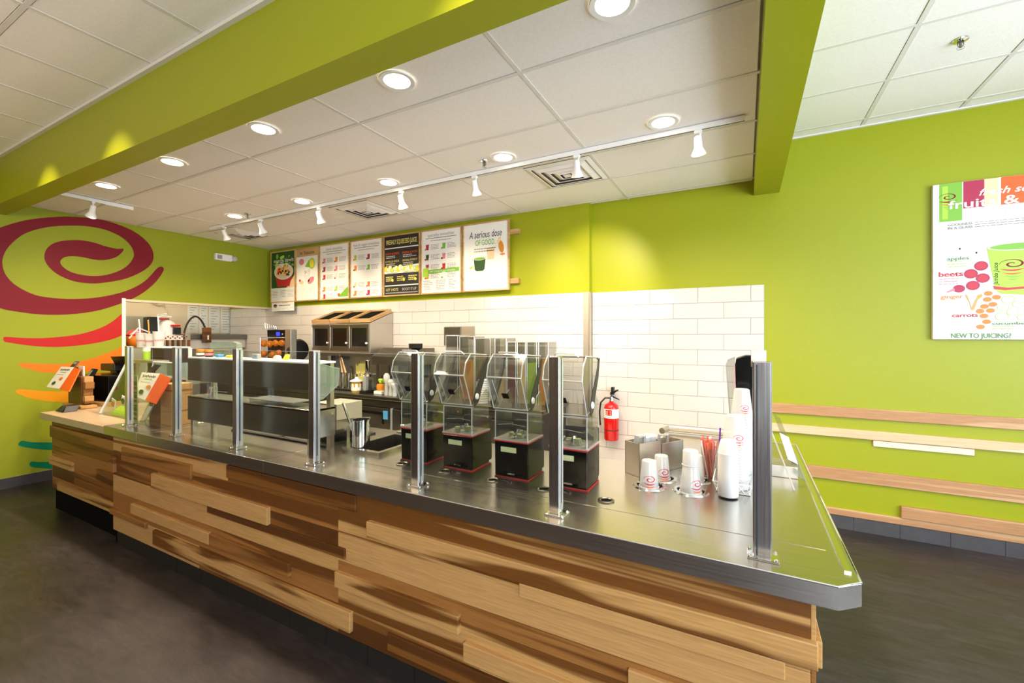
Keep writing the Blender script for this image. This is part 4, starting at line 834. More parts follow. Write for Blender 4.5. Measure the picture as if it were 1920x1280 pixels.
for k in range(9):
    f0 = by0+(by1-by0)*k/9; f1 = f0+.028
    for xx, xi in ((bx0, bx0+ins), (bx1, bx1-ins)): MB().tube([(xx, f0, zt_+.03*(xx == bx1)), (xi, f1, zb_)], .0016, 'white_plastic').build('wire', t)
MB().box(bx0+ins, bx1-ins, by0+ins, by1-ins, zb_-.002, zb_, 'grey_plastic').build('floor_mesh', t)
def stackof(name, label, cat, u, v, z0, rb, rt, h, n, dz, m, grp=None, lg=None, up=True):
    q = atZ(u, v, z0); t = thing(name, label, cat, (q.x, q.y, z0), grp)
    for k in range(n):
        last = k == n-1
        MB().lathe([(rb, 0), (rb+.0025, .002), (rb+.0025, .006), (rb, .008), (rt if last else rb-(rb-rt)*dz*1.6/h, h if last else dz+.003)] + ([(rt-.006, h+.004), (0, h+.004)] if last else []), (q.x, q.y, z0+k*dz), m, n=24).build('cup_ring' if not last else 'top_cup', t, smooth=True)
    if lg:
        l = MB(); cup_logo(l, q.x, q.y, z0+(n-1)*dz+h*.35, rb-(rb-rt)*.35, lg, Aim(q.x, q.y, .35), -(rb-rt)/h); l.build('printed_logo', t)
    return t
q = atZ(1365, 928, ZS+.007); t = thing('foam_cup_stack', 'tall smooth stack of white foam cups in the wire basket', 'cup stack', (q.x, q.y, ZS+.007))
MB().lathe([(0, 0), (.041, 0), (.043, .004), (.0425, .10), (.0415, .185), (.042, .19), (.0405, .192), (.040, .20)], (q.x, q.y, ZS+.007), 'foam_white', n=32).build('nested_cups', t, smooth=True)
MB().lathe([(.040, .20), (.034, .236), (.030, .246), (.024, .249), (0, .249)], (q.x, q.y, ZS+.007), 'foam_white', n=32).build('top_cup', t, smooth=True)
stackof('clear_cup_stack', 'thick stack of large clear cups with red swirl behind the foam cups', 'cup stack', 1378, 912, ZS+.007, .057, .038, .15, 16, .0125, 'cup_frost', lg=.026)
stackof('clear_cup_stack', 'taller thin clear cup stack with swirl, beside the black dispenser', 'cup stack', 1391, 900, ZS+.007, .048, .034, .13, 26, .0128, 'cup_frost', lg=.022)
# condiment packets in a holder
q = atZ(1408, 900, ZS); t = thing('packet_holder', 'wire holder of red and yellow packets behind the steel post', 'holder', (q.x, q.y, ZS))
MB().box(q.x-.02, q.x+.06, q.y, q.y+.10, ZS, ZS+.09, 'steel_dark').build('holder_box', t)
for k in range(12):
    m = 'yellow' if k < 5 else 'red_gloss' if k < 10 else 'white_plastic'; dx, dy = random.uniform(-.01, .04), random.uniform(.01, .08); zz = ZS+.085+.013*(k//2)
    MB().box(q.x+dx, q.x+dx+.03, q.y+dy, q.y+dy+.012, zz, zz+.03, m).build('packet', t, bevel=.003)
# black dispenser tower with clear side
t = thing('cup_dispenser', 'tall black cup dispenser with clear side, behind the right post', 'dispenser', (-.02, 2.66, ZS))
q0 = atY(1378, 700, 2.6).x; q1 = atY(1418, 700, 2.6).x+.02
prof = [(q0+.02, 2.6, ZS+.02), (q0, 2.6, 1.50), (q0+.006, 2.6, 1.54), (q0+.05, 2.6, 1.556), (q1-.02, 2.6, 1.556), (q1, 2.6, 1.52), (q1, 2.6, ZS+.02)]
MB().prism(prof, (0, .13, 0), 'black_gloss').build('front_shell', t, bevel=.006)
MB().box(q0-.002, q1+.002, 2.59, 2.75, ZS, ZS+.03, 'black_plastic').build('base', t, bevel=.004)
q2 = atY(1361, 700, 2.62).x
MB().prism([(q2+.02, 2.62, 1.20), (q2, 2.62, 1.50), (q2+.01, 2.62, 1.53), (q0-.001, 2.62, 1.545), (q0+.008, 2.62, 1.20)], (0, .10, 0), 'plastic_clear').build('clear_side', t); MB().tube([(q2+.03, 2.62, 1.10), (q2, 2.62, 1.50), (q2+.01, 2.62, 1.53), (q0, 2.62, 1.545)], .003, 'plastic_edge').build('side_edge', t)
MB().box(q1-.028, q1-.02, 2.597, 2.60, 1.2, 1.53, 'blue').build('blue_strip', t); MB().tube([(q0-.001, 2.598, 1.25), (q0-.002, 2.598, 1.50)], .002, 'pink').build('edge_line', t)
# acrylic leaflet holder at the right edge
A_ = [atY(1447, 868, 2.75), atY(1470, 862, 2.75)]
t = thing('leaflet_holder', 'clear tilted leaflet holder with a white card at the right counter edge', 'sign holder', (.22, 2.7, ZS))
pa = Vector((.16, 2.72, ZS+.20)); 
MB().prism([(.125, 2.95, ZS+.19), (.20, 2.42, ZS+.004), (.207, 2.42, ZS+.004), (.132, 2.95, ZS+.19)], (0, 0, -.003), 'plastic_edge').build('back_leg', t)
MB().prism([(.15, 3.10, ZS+.25), (.225, 2.56, ZS+.03), (.262, 2.56, ZS+.01), (.187, 3.10, ZS+.22)], (0, -.003, .003), 'plastic_clear').build('front_sheet', t)
MB().prism([(.172, 2.88, ZS+.175), (.196, 2.66, ZS+.085), (.238, 2.66, ZS+.065), (.214, 2.88, ZS+.155)], (0, -.002, .003), 'white_matte').build('card', t)
MB().box(.10, .235, 2.62, 2.78, ZS, ZS+.06, 'steel_soft').build('card_box', t, bevel=.003)

# ================================================================== OVERSHELF, POT, ICE BIN
YO = 1.75; ox0, ox1 = -3.69, -2.30
t = thing('overshelf', 'two-tier brushed steel overshelf standing on the counter behind the guard glass', 'shelf', (-3.0, 1.85, ZS))
for x in (ox0+.02, ox1-.05):
    MB().box(x, x+.035, YO+.01, YO+.045, ZS, 1.04, 'steel').build('leg', t, bevel=.002); MB().box(x, x+.035, 1.90, 1.93, ZS, 1.50, 'steel').build('leg', t)
MB().box(ox0, ox1, YO, YO+.015, 1.03, 1.205, 'steel_dark').box(ox0, ox1, YO, 1.925, 1.195, 1.21, 'steel').box(ox1-.004, ox1, YO, 1.925, 1.03, 1.21, 'steel').build('lower_shelf', t, bevel=.002)
MB().box(ox0, ox1, YO, YO+.015, 1.325, 1.49, 'steel_dark').box(ox0, ox1, YO, 1.93, 1.485, 1.498, 'white_matte').build('upper_shelf', t, bevel=.002)
MB().box(ox1+.001, ox1+.006, YO-.006, YO, .955, 1.495, 'white_plastic').build('corner_strip', t)
E_ = [atX(600, 679, ox1+.01), atX(636, 691, ox1+.01), atX(633, 722, ox1+.01), atX(605, 748, ox1+.01)]
MB().prism([(ox1+.008, YO+.03, 1.492)]+[(ox1+.008, p_.y, p_.z) for p_ in E_[1:]]+[(ox1+.008, YO+.03, 1.26)], (.006, 0, 0), 'glass_green').build('end_glass', t)
MB().tube([(ox1+.011, YO+.03, 1.492), (ox1+.011, E_[1].y, E_[1].z), (ox1+.011, E_[2].y, E_[2].z), (ox1+.011, E_[3].y, E_[3].z)], .003, 'plastic_edge').build('glass_edge', t)
MB().box(ox0+.02, ox1-.02, YO+.003, YO+.006, 1.21, 1.325, 'glass_sheet').build('middle_glass', t)
t = thing('cold_well', 'black-rimmed cold well frame set in the counter under the overshelf', 'food well', (-2.9, 2.1, ZS))
w_ = MB()
for a, b_, c_, d_ in ((-3.45, -2.40, 1.93, 1.96), (-3.45, -2.40, 2.34, 2.37), (-3.45, -3.42, 1.96, 2.34), (-2.43, -2.40, 1.96, 2.34), (-2.94, -2.91, 1.96, 2.34)): w_.box(a, b_, c_, d_, ZS, ZS+.012, 'black_plastic')
w_.build('rim', t, bevel=.002); MB().box(-3.42, -2.43, 1.96, 2.34, ZS, ZS+.003, 'steel_dark').build('liner', t); MB().box(-2.6, -2.46, 2.0, 2.3, ZS+.003, ZS+.05, 'black_plastic').build('pan', t, bevel=.004)
def at_shelf(u, y=1.83, z=1.499): p_ = atY(u, 660, y); return p_.x, y, z
def jar(u, label):
    x, y, z = at_shelf(u); t = thing('spice_jar', label, 'jar', (x, y, z), 'yellow-lidded jars on the overshelf')
    MB().lathe([(0, 0), (.026, 0), (.028, .01), (.028, .035), (.024, .040)], (x, y, z), 'dark_brown', n=18).build('glass_body', t, smooth=True); MB().lathe([(.027, .037), (.028, .055), (0, .056)], (x, y, z), 'amber', n=18).build('lid', t, smooth=True); MB().lathe([(.0285, .012), (.0285, .03)], (x, y, z), 'pink' if u > 380 else 'paper', n=18).build('label_band', t)
jar(376, 'dark jar with yellow lid, left of the pair on the overshelf'); jar(392, 'dark jar with yellow lid and pink label, right of the pair')
def bit(name, u, w, h, m, label, cat, y=1.83, d=.03, bev=.004, z=1.499):
    x, y, z = at_shelf(u, y, z); t = thing(name, label, cat, (x, y, z)); MB().box(x-w/2, x+w/2, y, y+d, z, z+h, m).build('body', t, bevel=bev); return t
bit('blue_sponge', 406, .05, .02, 'blue', 'small light blue block on the overshelf', 'sponge', d=.04); bit('yellow_sponge', 428, .065, .018, 'yellow', 'flat yellow block on the left half of the overshelf', 'sponge', d=.04)
t = bit('timer', 477, .065, .032, 'grey_plastic', 'small grey kitchen timer on the overshelf', 'timer'); x, y, z = at_shelf(477); MB().box(x-.005, x+.022, y-.001, y, z+.01, z+.024, 'blue').build('display', t)
t = thing('note_stack', 'yellow folded note on the right half of the overshelf', 'note', at_shelf(534, 1.84)); x, y, z = at_shelf(534, 1.84)
MB().prism([(x-.025, y, z), (x+.025, y, z), (x+.018, y+.01, z+.035), (x-.012, y+.01, z+.035)], (0, .015, 0), 'yellow').build('paper_sheet', t)
t = thing('paper_note', 'crumpled white note near the yellow note', 'note', at_shelf(516, 1.84)); x, y, z = at_shelf(516, 1.84); MB().prism([(x-.03, y, z), (x+.025, y, z), (x+.02, y, z+.02), (x-.0, y, z+.028), (x-.02, y, z+.018)], (0, .03, 0), 'white_matte').build('paper_sheet', t)
t = thing('wire_easel', 'thin wire easel on the overshelf left of the tall post', 'easel', at_shelf(441, 1.88)); x, y, z = at_shelf(441, 1.88); MB().tube([(x-.03, y, z), (x, y+.01, z+.10), (x+.03, y, z)], .002, 'chrome').build('frame_wire', t)
t = thing('glass_tub', 'green-tinted glass tub lying behind the jars', 'tub', at_shelf(395, 1.89)); x, y, z = -3.50, 1.89, 1.499
MB().prism([(x-.16, y, z), (x+.20, y, z), (x+.20, y, z+.10), (x+.14, y, z+.115), (x-.12, y, z+.115), (x-.16, y, z+.09)], (0, .035, 0), 'glass_green').build('tub_body', t)
t = thing('plastic_tray', 'clear shallow tray on the lower shelf of the overshelf', 'tray', (-2.75, 1.83, 1.211)); MB().box(-2.95, -2.5, 1.77, 1.91, 1.211, 1.235, 'plastic_clear').box(-2.955, -2.495, 1.765, 1.915, 1.235, 1.239, 'plastic_edge').build('tray_body', t)
x = atY(386, 730, 1.8).x; t = thing('price_flag', 'small white tag with orange print on the lower shelf', 'tag', (x, 1.82, 1.211)); MB().prism([(x-.025, 1.82, 1.211), (x+.02, 1.82, 1.211), (x+.03, 1.83, 1.275), (x-.01, 1.83, 1.275)], (0, .003, 0), 'paper').build('card', t); MB().box(x-.008, x+.012, 1.818, 1.8195, 1.225, 1.26, 'orange').build('print', t)
t = thing('wire_stand', 'small white wire stand beside the price tag', 'stand', (x+.1, 1.82, 1.211)); MB().tube([(x+.07, 1.82, 1.211), (x+.07, 1.82, 1.285), (x+.11, 1.82, 1.285), (x+.11, 1.82, 1.211)], .003, 'white_plastic').tube([(x+.04, 1.82, 1.245), (x+.2, 1.84, 1.245)], .002, 'white_plastic').build('wire', t)
# lower steel hood right of the overshelf
t = thing('steel_chute', 'angled brushed steel scoop chute beside the ice bin', 'chute', (-2.3, 2.1, ZS))
MB().box(-2.62, -2.40, 2.02, 2.24, 1.03, 1.20, 'steel_soft').build('hood_box', t, bevel=.003); MB().prism([(-2.40, 2.02, 1.09), (-2.29, 2.0, 1.115), (-2.27, 2.2, 1.10), (-2.40, 2.24, 1.03)], (0, 0, .004), 'steel').build('spout', t)
MB().box(-2.42, -2.395, 2.1, 2.125, ZS, 1.04, 'steel').box(-2.62, -2.595, 2.1, 2.125, ZS, 1.04, 'steel').build('leg', t)
# ice bin with raised rim
t = thing('ice_bin', 'sunken stainless ice bin with a raised rim left of the blenders', 'ice bin', (-2.1, 2.15, ZS)); e = MB()
rx0, rx1, ry0, ry1 = HX0-.03, HX1+.03, HY0-.03, HY1+.03
for a, b_, c_, d_ in ((rx0, rx1, ry0, HY0), (rx0, rx1, HY1, ry1), (rx0, HX0, HY0, HY1), (HX1, rx1, HY0, HY1)): e.box(a, b_, c_, d_, ZS, ZS+.022, 'steel')
e.build('raised_rim', t); e = MB(); tk = .003
for a, b_, c_, d_ in ((HX0, HX1, HY0, HY0+tk), (HX0, HX1, HY1-tk, HY1), (HX0, HX0+tk, HY0, HY1), (HX1-tk, HX1, HY0, HY1)): e.box(a, b_, c_, d_, ZS-.22, ZS+.02, 'steel_dark')
e.box(HX0, HX1, HY0, HY1, ZS-.223, ZS-.22, 'steel_dark').build('liner', t)
MB().box(HX0-.02, HX1+.02, 2.40, 2.50, ZS+.0, ZS+.035, 'steel').build('back_ledge', t, bevel=.003); MB().box(-1.90, -1.80, 2.2, 2.5, ZS, ZS+.03, 'steel').build('side_shelf', t, bevel=.003)
MB().cyl((HX0-.03, 2.47, ZS+.06), (HX1+.06, 2.47, ZS+.06), .012, 'chrome', n=10).build('roll_bar', t)
# pot with ladle
q = atZ(677, 836, ZS+.022); px_, py_ = q.x, q.y
t = thing('steel_pot', 'cylindrical stainless pot on the corner of the ice bin rim', 'pot', (px_, py_, ZS+.022))
MB().lathe([(0, 0), (.050, 0), (.055, .004), (.055, .165), (.058, .168), (.058, .172), (.052, .170), (.052, .012), (0, .010)], (px_, py_, ZS+.022), 'chrome', n=36).build('pot_body', t, smooth=True)
t = thing('ladle', 'steel ladle handle leaning out of the pot', 'ladle', (px_, py_, ZS+.04)); tip = atY(641, 757, py_-.02)
MB().prism([(px_-.032, py_-.02, ZS+.05), (px_-.020, py_-.02, ZS+.05), (tip.x+.014, tip.y, tip.z), (tip.x-.004, tip.y, tip.z+.006)], (0, .012, .004), 'chrome').build('handle', t, bevel=.002)
MB().lathe([(0, -.02), (.02, -.012), (.028, .0)], (px_-.01, py_, ZS+.06), 'chrome', n=16).build('bowl', t)

# ================================================================== FIRE EXTINGUISHER
x = -1.245; yf = 4.565; t = thing('fire_extinguisher', 'red fire extinguisher hanging on the white tiled wall', 'extinguisher', (x, yf, .56))
MB().lathe([(0, 0), (.068, 0), (.076, .012), (.076, .335), (.068, .365), (.045, .385), (.022, .395), (.022, .41)], (x, yf, .56), 'red_gloss', n=32).build('cylinder', t, smooth=True)
MB().lathe([(.0765, .235), (.0765, .33)], (x, yf, .56), 'paper', n=32).build('label_band', t, smooth=True); MB().lathe([(.0768, .105), (.0768, .113)], (x, yf, .56), 'slot_dark', n=32).build('strap', t)
p = MB(); 
for k in range(6):
    a0_, a1_ = -PI/2-.62+k*.16, -PI/2-.62+(k+1)*.16
    p.quad((x+.0775*math.cos(a0_), yf+.0775*math.sin(a0_), .825), (x+.0775*math.cos(a1_), yf+.0775*math.sin(a1_), .825), (x+.0775*math.cos(a1_), yf+.0775*math.sin(a1_), .885), (x+.0775*math.cos(a0_), yf+.0775*math.sin(a0_), .885), 'red_gloss')
    p.quad((x+.0775*math.cos(a0_), yf+.0775*math.sin(a0_), .803), (x+.0775*math.cos(a0_+.1), yf+.0775*math.sin(a0_+.1), .803), (x+.0775*math.cos(a0_+.1), yf+.0775*math.sin(a0_+.1), .815), (x+.0775*math.cos(a0_), yf+.0775*math.sin(a0_), .815), 'blue')
for k in range(4): p.quad((x-.05, yf-.0795+.006, .868-k*.012), (x+.02, yf-.0785, .868-k*.012), (x+.02, yf-.0785, .871-k*.012), (x-.05, yf-.0795+.006, .871-k*.012), 'paper')
p.build('print', t)
MB().lathe([(.0, .455), (.018, .455), (.02, .43), (.022, .41)], (x, yf, .56), 'chrome', n=16).build('valve', t, smooth=True)
MB().prism([(x-.012, yf-.01, 1.01), (x+.012, yf-.01, 1.01), (x+.085, yf-.01, .985), (x+.083, yf-.01, .993), (x+.0, yf-.01, 1.03)], (0, .02, 0), 'black_plastic').prism([(x-.01, yf-.01, 1.03), (x+.01, yf-.01, 1.035), (x+.075, yf-.01, 1.085), (x+.07, yf-.01, 1.095), (x-.01, yf-.01, 1.06)], (0, .02, 0), 'black_plastic').build('squeeze_handle', t)
MB().box(x-.012, x+.012, 4.60, 4.66, 1.03, 1.11, 'black_plastic').build('wall_hook', t)
MB().tube([(x-.015, yf, 1.0), (x-.06, yf-.02, 1.0), (x-.105, yf-.03, .95), (x-.118, yf-.03, .85), (x-.112, yf-.03, .74), (x-.108, yf-.03, .70)], .009, 'black_plastic', n=8).build('hose', t)
MB().cyl((x-.108, yf-.03, .71), (x-.098, yf-.03, .64), .011, 'grey_plastic', n=10).build('nozzle', t)

# ================================================================== BACK COUNTER
t = thing('back_counter', 'long dark stainless work counter with refrigerated doors along the back wall', 'counter', (-4.3, 4.2, 0))
YC0 = 3.88; YW = YB-.016
MB().box(-6.95, -1.72, YC0, YW, .885, .93, 'steel_dark').build('worktop', t, bevel=.006)
MB().box(-6.93, -1.75, YC0+.04, YW-.01, .10, .885, 'black_plastic').build('carcass', t); MB().box(-6.93, -1.75, YC0+.03, YC0+.04, .80, .87, 'steel_dark').build('top_panel', t)
for k in range(8):
    a = -6.9+k*.645; b_ = a+.63
    MB().box(a, b_, YC0+.015, YC0+.04, .14, .785, 'steel_dark').build('door', t, bevel=.003).name
    MB().box(a+.12, b_-.12, YC0+.012, YC0+.016, .60, .74, 'black_deep').box(a+.15, b_-.15, YC0+.010, YC0+.0125, .60, .71, 'steel').build('door_handle', t)
for k in range(3): MB().box(-5.0+k*.035, -4.975+k*.035, YC0+.026, YC0+.031, .825, .85, 'text_light').build('badge', t)
for x in (-3.82, -2.02): MB().box(x, x+.07, YC0+.008, YC0+.016, .66, .76, 'blue').build('sticker', t)
for x in (-3.70, -1.90): MB().box(x, x+.02, YC0+.005, YC0+.03, .14, .80, 'alu_bright').build('door_edge', t)
MB().box(-2.80, -2.62, YC0+.024, YC0+.031, .805, .865, 'black_deep').box(-2.75, -2.735, YC0+.02, YC0+.025, .83, .845, 'red_led').build('switch_panel', t)
for k in range(6): MB().box(-6.9+k*.92, -6.86+k*.92, YC0+.06, YC0+.10, 0, .10, 'steel_dark').build('foot', t)
# heated display cabinet with three doors
cx0, cx1, cy0, cy1, cz0, cz1 = -5.44, -4.30, 4.14, YB-.02, 1.43, 1.826
t = thing('bread_cabinet', 'steel cabinet with three dark glass doors under the wooden crates', 'cabinet', ((cx0+cx1)/2, 4.35, cz0))
MB().box(cx0, cx1, cy0+.012, cy1, cz0, cz1, 'steel_soft').prism([(cx1-.004, cy0+.012, cz1), (cx1-.004, cy1, cz1), (cx1-.004, cy1, cz1+.15)], (.004, 0, 0), 'steel_soft').build('body', t, bevel=.002)
MB().box(cx0-.05, cx0, cy0+.05, cy1, cz0+.03, cz1-.07, 'steel_dark').build('side_box', t)
for k in range(3):
    a = cx0+.02+k*.372; b_ = a+.355
    d = MB(); d.box(a, a+.045, cy0, cy0+.012, cz0+.02, cz1-.02, 'steel_dark').box(b_-.035, b_, cy0, cy0+.012, cz0+.02, cz1-.02, 'steel_dark').box(a+.045, b_-.035, cy0, cy0+.012, cz1-.07, cz1-.02, 'steel_dark').box(a+.045, b_-.035, cy0, cy0+.012, cz0+.02, cz0+.085, 'steel_dark')
    dd_ = d.build('door', t, bevel=.002); MB().box(a+.045, b_-.035, cy0+.004, cy0+.008, cz0+.085, cz1-.07, 'black_gloss').build('door_glass', dd_)
    MB().lathe([(0, -.03), (.013, -.028), (.014, -.02), (.006, -.012), (.006, 0)], (b_-.018, cy0, cz0+.13), 'white_plastic', n=12, axis='y').build('knob', dd_)
    MB().box(a, a+.008, cy0-.004, cy0, cz0+.06, cz1-.05, 'alu_bright').build('hinge_strip', dd_)
MB().box(cx0-.05, cx1+.02, cy0+.02, cy1, cz0-.05, cz0-.002, 'steel_dark').build('shelf_board', t, bevel=.002)
for x in (cx0-.04, cx1-.03): MB().box(x, x+.03, cy1-.05, cy1, .932, cz0-.05, 'steel_dark').build('leg', t)
MB().box(-5.12, -4.32, cy1-.01, cy1, 1.03, 1.38, 'steel_soft').build('backsplash', t)
for k in range(3):
    a = cx0+.02+k*.38; b_ = a+.365; yb_ = cy1-.02; z0_, z1_ = cz1+.004, cz1+.152
    t = thing('wooden_crate', ['left', 'middle', 'right'][k]+' one of three tilted wooden crates lined in black', 'crate', ((a+b_)/2, cy0, z0_), 'tilted crates on the steel cabinet')
    sl = Vector((0, yb_-cy0, z1_-z0_)); nz = Vector((0, -(z1_-z0_), yb_-cy0)).normalized()*.05; A0 = Vector((a, cy0, z0_)); B0 = Vector((b_, cy0, z0_)); tw = Vector((.016, 0, 0)); sw = sl.normalized()*.016
    MB().prism([A0, B0, B0+nz, A0+nz], sw, 'wood_frame').build('front_board', t, bevel=.002); MB().prism([A0+sl-sw, B0+sl-sw, B0+sl-sw+nz, A0+sl-sw+nz], sw, 'wood_frame').build('rear_board', t, bevel=.002)
    MB().prism([A0+sw, A0+sl-sw, A0+sl-sw+nz, A0+sw+nz], tw, 'wood_frame').build('side_board', t, bevel=.002); MB().prism([B0-tw+sw, B0-tw+sl-sw, B0-tw+sl-sw+nz, B0-tw+sw+nz], tw, 'wood_frame').build('side_board', t, bevel=.002)
    MB().prism([A0+tw+sw+nz*.25, B0-tw+sw+nz*.25, B0-tw+sl-sw+nz*.25, A0+tw+sl-sw+nz*.25], nz*.3, 'black_deep').build('lining', t)
# orange juicer
jx0, jx1, jy = -6.30, -5.62, 3.95
t = thing('orange_juicer', 'automatic orange juicer with blue screen and halved oranges behind clear cover', 'juicer', (-5.95, 4.15, .93))
MB().box(jx0+.06, jx1-.13, jy+.06, 4.14, .93, 1.74, 'black_plastic').build('body', t, bevel=.01); MB().box(jx1-.13, jx1, jy, 4.04, .93, 1.745, 'steel_soft').build('side_column', t, bevel=.004)
MB().box(jx0+.12, jx1-.13, jy+.02, jy+.06, 1.63, 1.74, 'black_gloss').build('control_panel', t); MB().box(jx0+.33, jx0+.41, jy+.015, jy+.02, 1.655, 1.71, 'screen_blue').build('screen', t); MB().lathe([(0, -.006), (.012, -.005), (.012, 0)], (jx0+.47, jy+.02, 1.68), 'alu_bright', n=12, axis='y').build('button', t)
for (u, v) in ((490, 644), (502, 645), (513, 643), (525, 643), (490, 663), (507, 665), (519, 662)):
    c = atY(u, v, jy+.02); MB().ball((c.x, jy+.06, c.z), .052, 'orange_fruit', n=8).build('orange', t, smooth=True)
    MB().disc((c.x, jy+.006, c.z), .030, .030, 'amber', n=14).disc((c.x, jy+.0055, c.z), .008, .008, 'wood_brown', n=8).build('cut_face', t)
MB().box(jx0, jx1-.13, jy-.012, jy-.008, 1.12, 1.62, 'glass_sheet').build('cover', t); MB().tube([(jx0, jy-.01, 1.1), (jx0, jy-.01, 1.63), (jx1-.13, jy-.01, 1.63)], .006, 'alu_bright').build('cover_edge', t)
e = MB()
for k in range(6): xx = jx0+.02+k*.05; e.tube([(xx, jy+.08, 1.72), (xx+.03, jy+.04, 1.80), (xx+.07, jy+.0, 1.84-.01*k), (xx+.09, jy, 1.76)], .004, 'alu_bright')
e.build('feeder_wires', t); MB().lathe([(0, -.10), (.15, -.10), (.16, -.03), (.14, -.005), (0, 0)], (jx1, 4.10, 1.45), 'black_plastic', n=24, axis='x').build('side_drum', t, smooth=True)
one('wall_plate', MB().box(-5.93, -5.60, YB-.03, YB-.012, 1.20, 1.63, 'steel_soft'), 'plain steel plate on the tiles between juicer and cabinet', 'panel', (-5.76, YB-.02, 1.2))
# black hood / grill on the back counter
t = thing('countertop_grill', 'dark countertop grill with a slanted clear hood left of the blenders', 'grill', (-4.05, 4.2, .93))
gx0, gx1 = atY(702, 690, 4.1).x, atY(776, 690, 4.1).x
for x in (gx0+.08, gx1-.04):
    for yy in (4.05, 4.45): MB().box(x, x+.025, yy, yy+.025, .93, 1.30, 'steel_dark').build('leg', t)
MB().prism([(gx0, 4.05, 1.29), (gx0, 4.5, 1.29), (gx0, 4.5, 1.50), (gx0, 4.25, 1.50), (gx0, 4.05, 1.40)], (gx1-gx0, 0, 0), 'steel_dark').build('hood', t, bevel=.004)
MB().box(gx1-.17, gx1-.03, 4.2, 4.3, 1.50, 1.56, 'black_plastic').build('top_box', t, bevel=.004); MB().box(gx0+.12, gx1, 4.1, 4.45, 1.13, 1.15, 'black_plastic').build('rack', t)
def onback(u, Y): return atY(u, 700, Y).x
def canister(u, h, label, Y=4.15, r=.038):
    x = onback(u, Y); t = thing('steel_canister', label, 'canister', (x, Y, .955), 'steel canisters on the back counter'); MB().lathe([(0, 0), (r, 0), (r, h), (r-.004, h), (r-.004, .01), (0, .01)], (x, Y, .955), 'steel_upright', n=20).build('can_body', t, smooth=True); return x
for i, (u, h) in enumerate(((631, .16), (643, .20), (654, .20), (666, .19))): canister(u, h, ['leftmost', 'second', 'third', 'rightmost'][i]+' tall steel canister in the row at the left of the back counter')
x0_ = onback(618, 4.15); one('canister_tray', MB().box(x0_, onback(676, 4.15)+.02, 4.06, 4.24, .93, .952, 'black_plastic'), 'low black tray under the steel canisters', 'tray', (x0_, 4.15, .93), bevel=.004)
x = onback(645, 4.15); t = thing('scraper', 'wooden-edged scraper leaning in the second canister', 'utensil', (x, 4.15, 1.0)); MB().prism([(x-.05, 4.15, 1.16), (x+.04, 4.15, 1.16), (x-.05, 4.15, 1.36), (x-.085, 4.15, 1.37)], (0, .01, 0), 'peach').build('blade', t); MB().cyl((x+.03, 4.14, 1.1), (x-.07, 4.14, 1.40), .008, 'wood_brown', n=8).build('stick', t)
x = onback(654, 4.1); t = thing('tongs', 'black-handled tongs standing in the third canister', 'utensil', (x, 4.15, 1.0)); MB().tube([(x-.01, 4.14, 1.0), (x-.02, 4.14, 1.2), (x-.035, 4.14, 1.23), (x-.02, 4.14, 1.25), (x, 4.14, 1.22), (x+.02, 4.14, 1.25), (x+.03, 4.14, 1.22), (x+.01, 4.14, 1.0)], .007, 'black_plastic').build('handles', t)
x = onback(675, 4.3); t = thing('yellow_sheet', 'crumpled yellow sheet standing behind the canisters', 'paper', (x, 4.3, 1.06)); MB().prism([(x-.08, 4.3, .93), (x+.09, 4.3, .93), (x+.12, 4.3, 1.30), (x+.02, 4.3, 1.31), (x-.05, 4.3, 1.24), (x-.08, 4.3, 1.27)], (0, .012, 0), 'text_yellow').build('sheet', t)
x = onback(669, 4.0); t = thing('white_tub', 'white lidded tub with amber contents on the back counter', 'tub', (x, 4.0, .93)); MB().lathe([(0, 0), (.062, 0), (.072, .145)], (x, 4.0, .93), 'amber_clear', n=24).build('tub_body', t, smooth=True); MB().lathe([(.085, .145), (.085, .155), (.03, .175), (.012, .20), (0, .20)], (x, 4.0, .93), 'white_matte', n=24).build('lid', t, smooth=True); MB().lathe([(.070, .03), (.074, .12)], (x, 4.0, .93), 'white_matte', n=8).build('paper_label', t)
x = onback(686, 4.0); t = thing('citrus_press', 'chrome citrus press with tall round top', 'press', (x, 4.0, .93)); MB().box(x-.05, x+.05, 3.94, 4.08, .93, .97, 'black_plastic').build('base', t, bevel=.005); MB().box(x-.022, x+.022, 3.97, 4.02, .97, 1.14, 'alu_bright').build('column', t, bevel=.004); MB().lathe([(0, 0), (.045, 0), (.055, .03), (.03, .05), (.03, .19), (.036, .20), (.036, .205)], (x+.01, 4.02, 1.14), 'chrome', n=22).build('press_head', t, smooth=True); MB().tube([(x-.09, 3.99, 1.15), (x-.07, 3.97, 1.19), (x-.02, 3.97, 1.17)], .008, 'chrome').build('lever', t)
x = onback(697, 4.15); t = thing('clear_pitcher', 'clear rectangular pitcher beside the citrus press', 'pitcher', (x, 4.15, .93)); MB().box(x-.05, x+.08, 4.1, 4.2, .932, 1.16, 'plastic_clear').build('pitcher_body', t); MB().tube([(x-.05, 4.1, 1.16), (x+.08, 4.1, 1.16), (x+.08, 4.2, 1.16), (x-.05, 4.2, 1.16)], .004, 'plastic_edge', closed=True).build('rim', t)
x = onback(713, 4.05); t = thing('garnish_jar', 'small jar of green and amber garnish on a white block', 'jar', (x, 4.05, .93)); MB().box(x-.06, x+.07, 4.0, 4.12, .93, .97, 'white_plastic').build('block', t, bevel=.004); MB().lathe([(0, 0), (.045, 0), (.055, .05), (.045, .09)], (x, 4.06, .97), 'amber', n=18).build('jar_body', t, smooth=True)
g = MB()
for k in range(8): g.ball((x+random.uniform(-.03, .03), 4.06+random.uniform(-.02, .02), 1.075+random.uniform(0, .03)), .02, 'lime', n=5)
g.build('garnish', t)['kind'] = 'stuff'
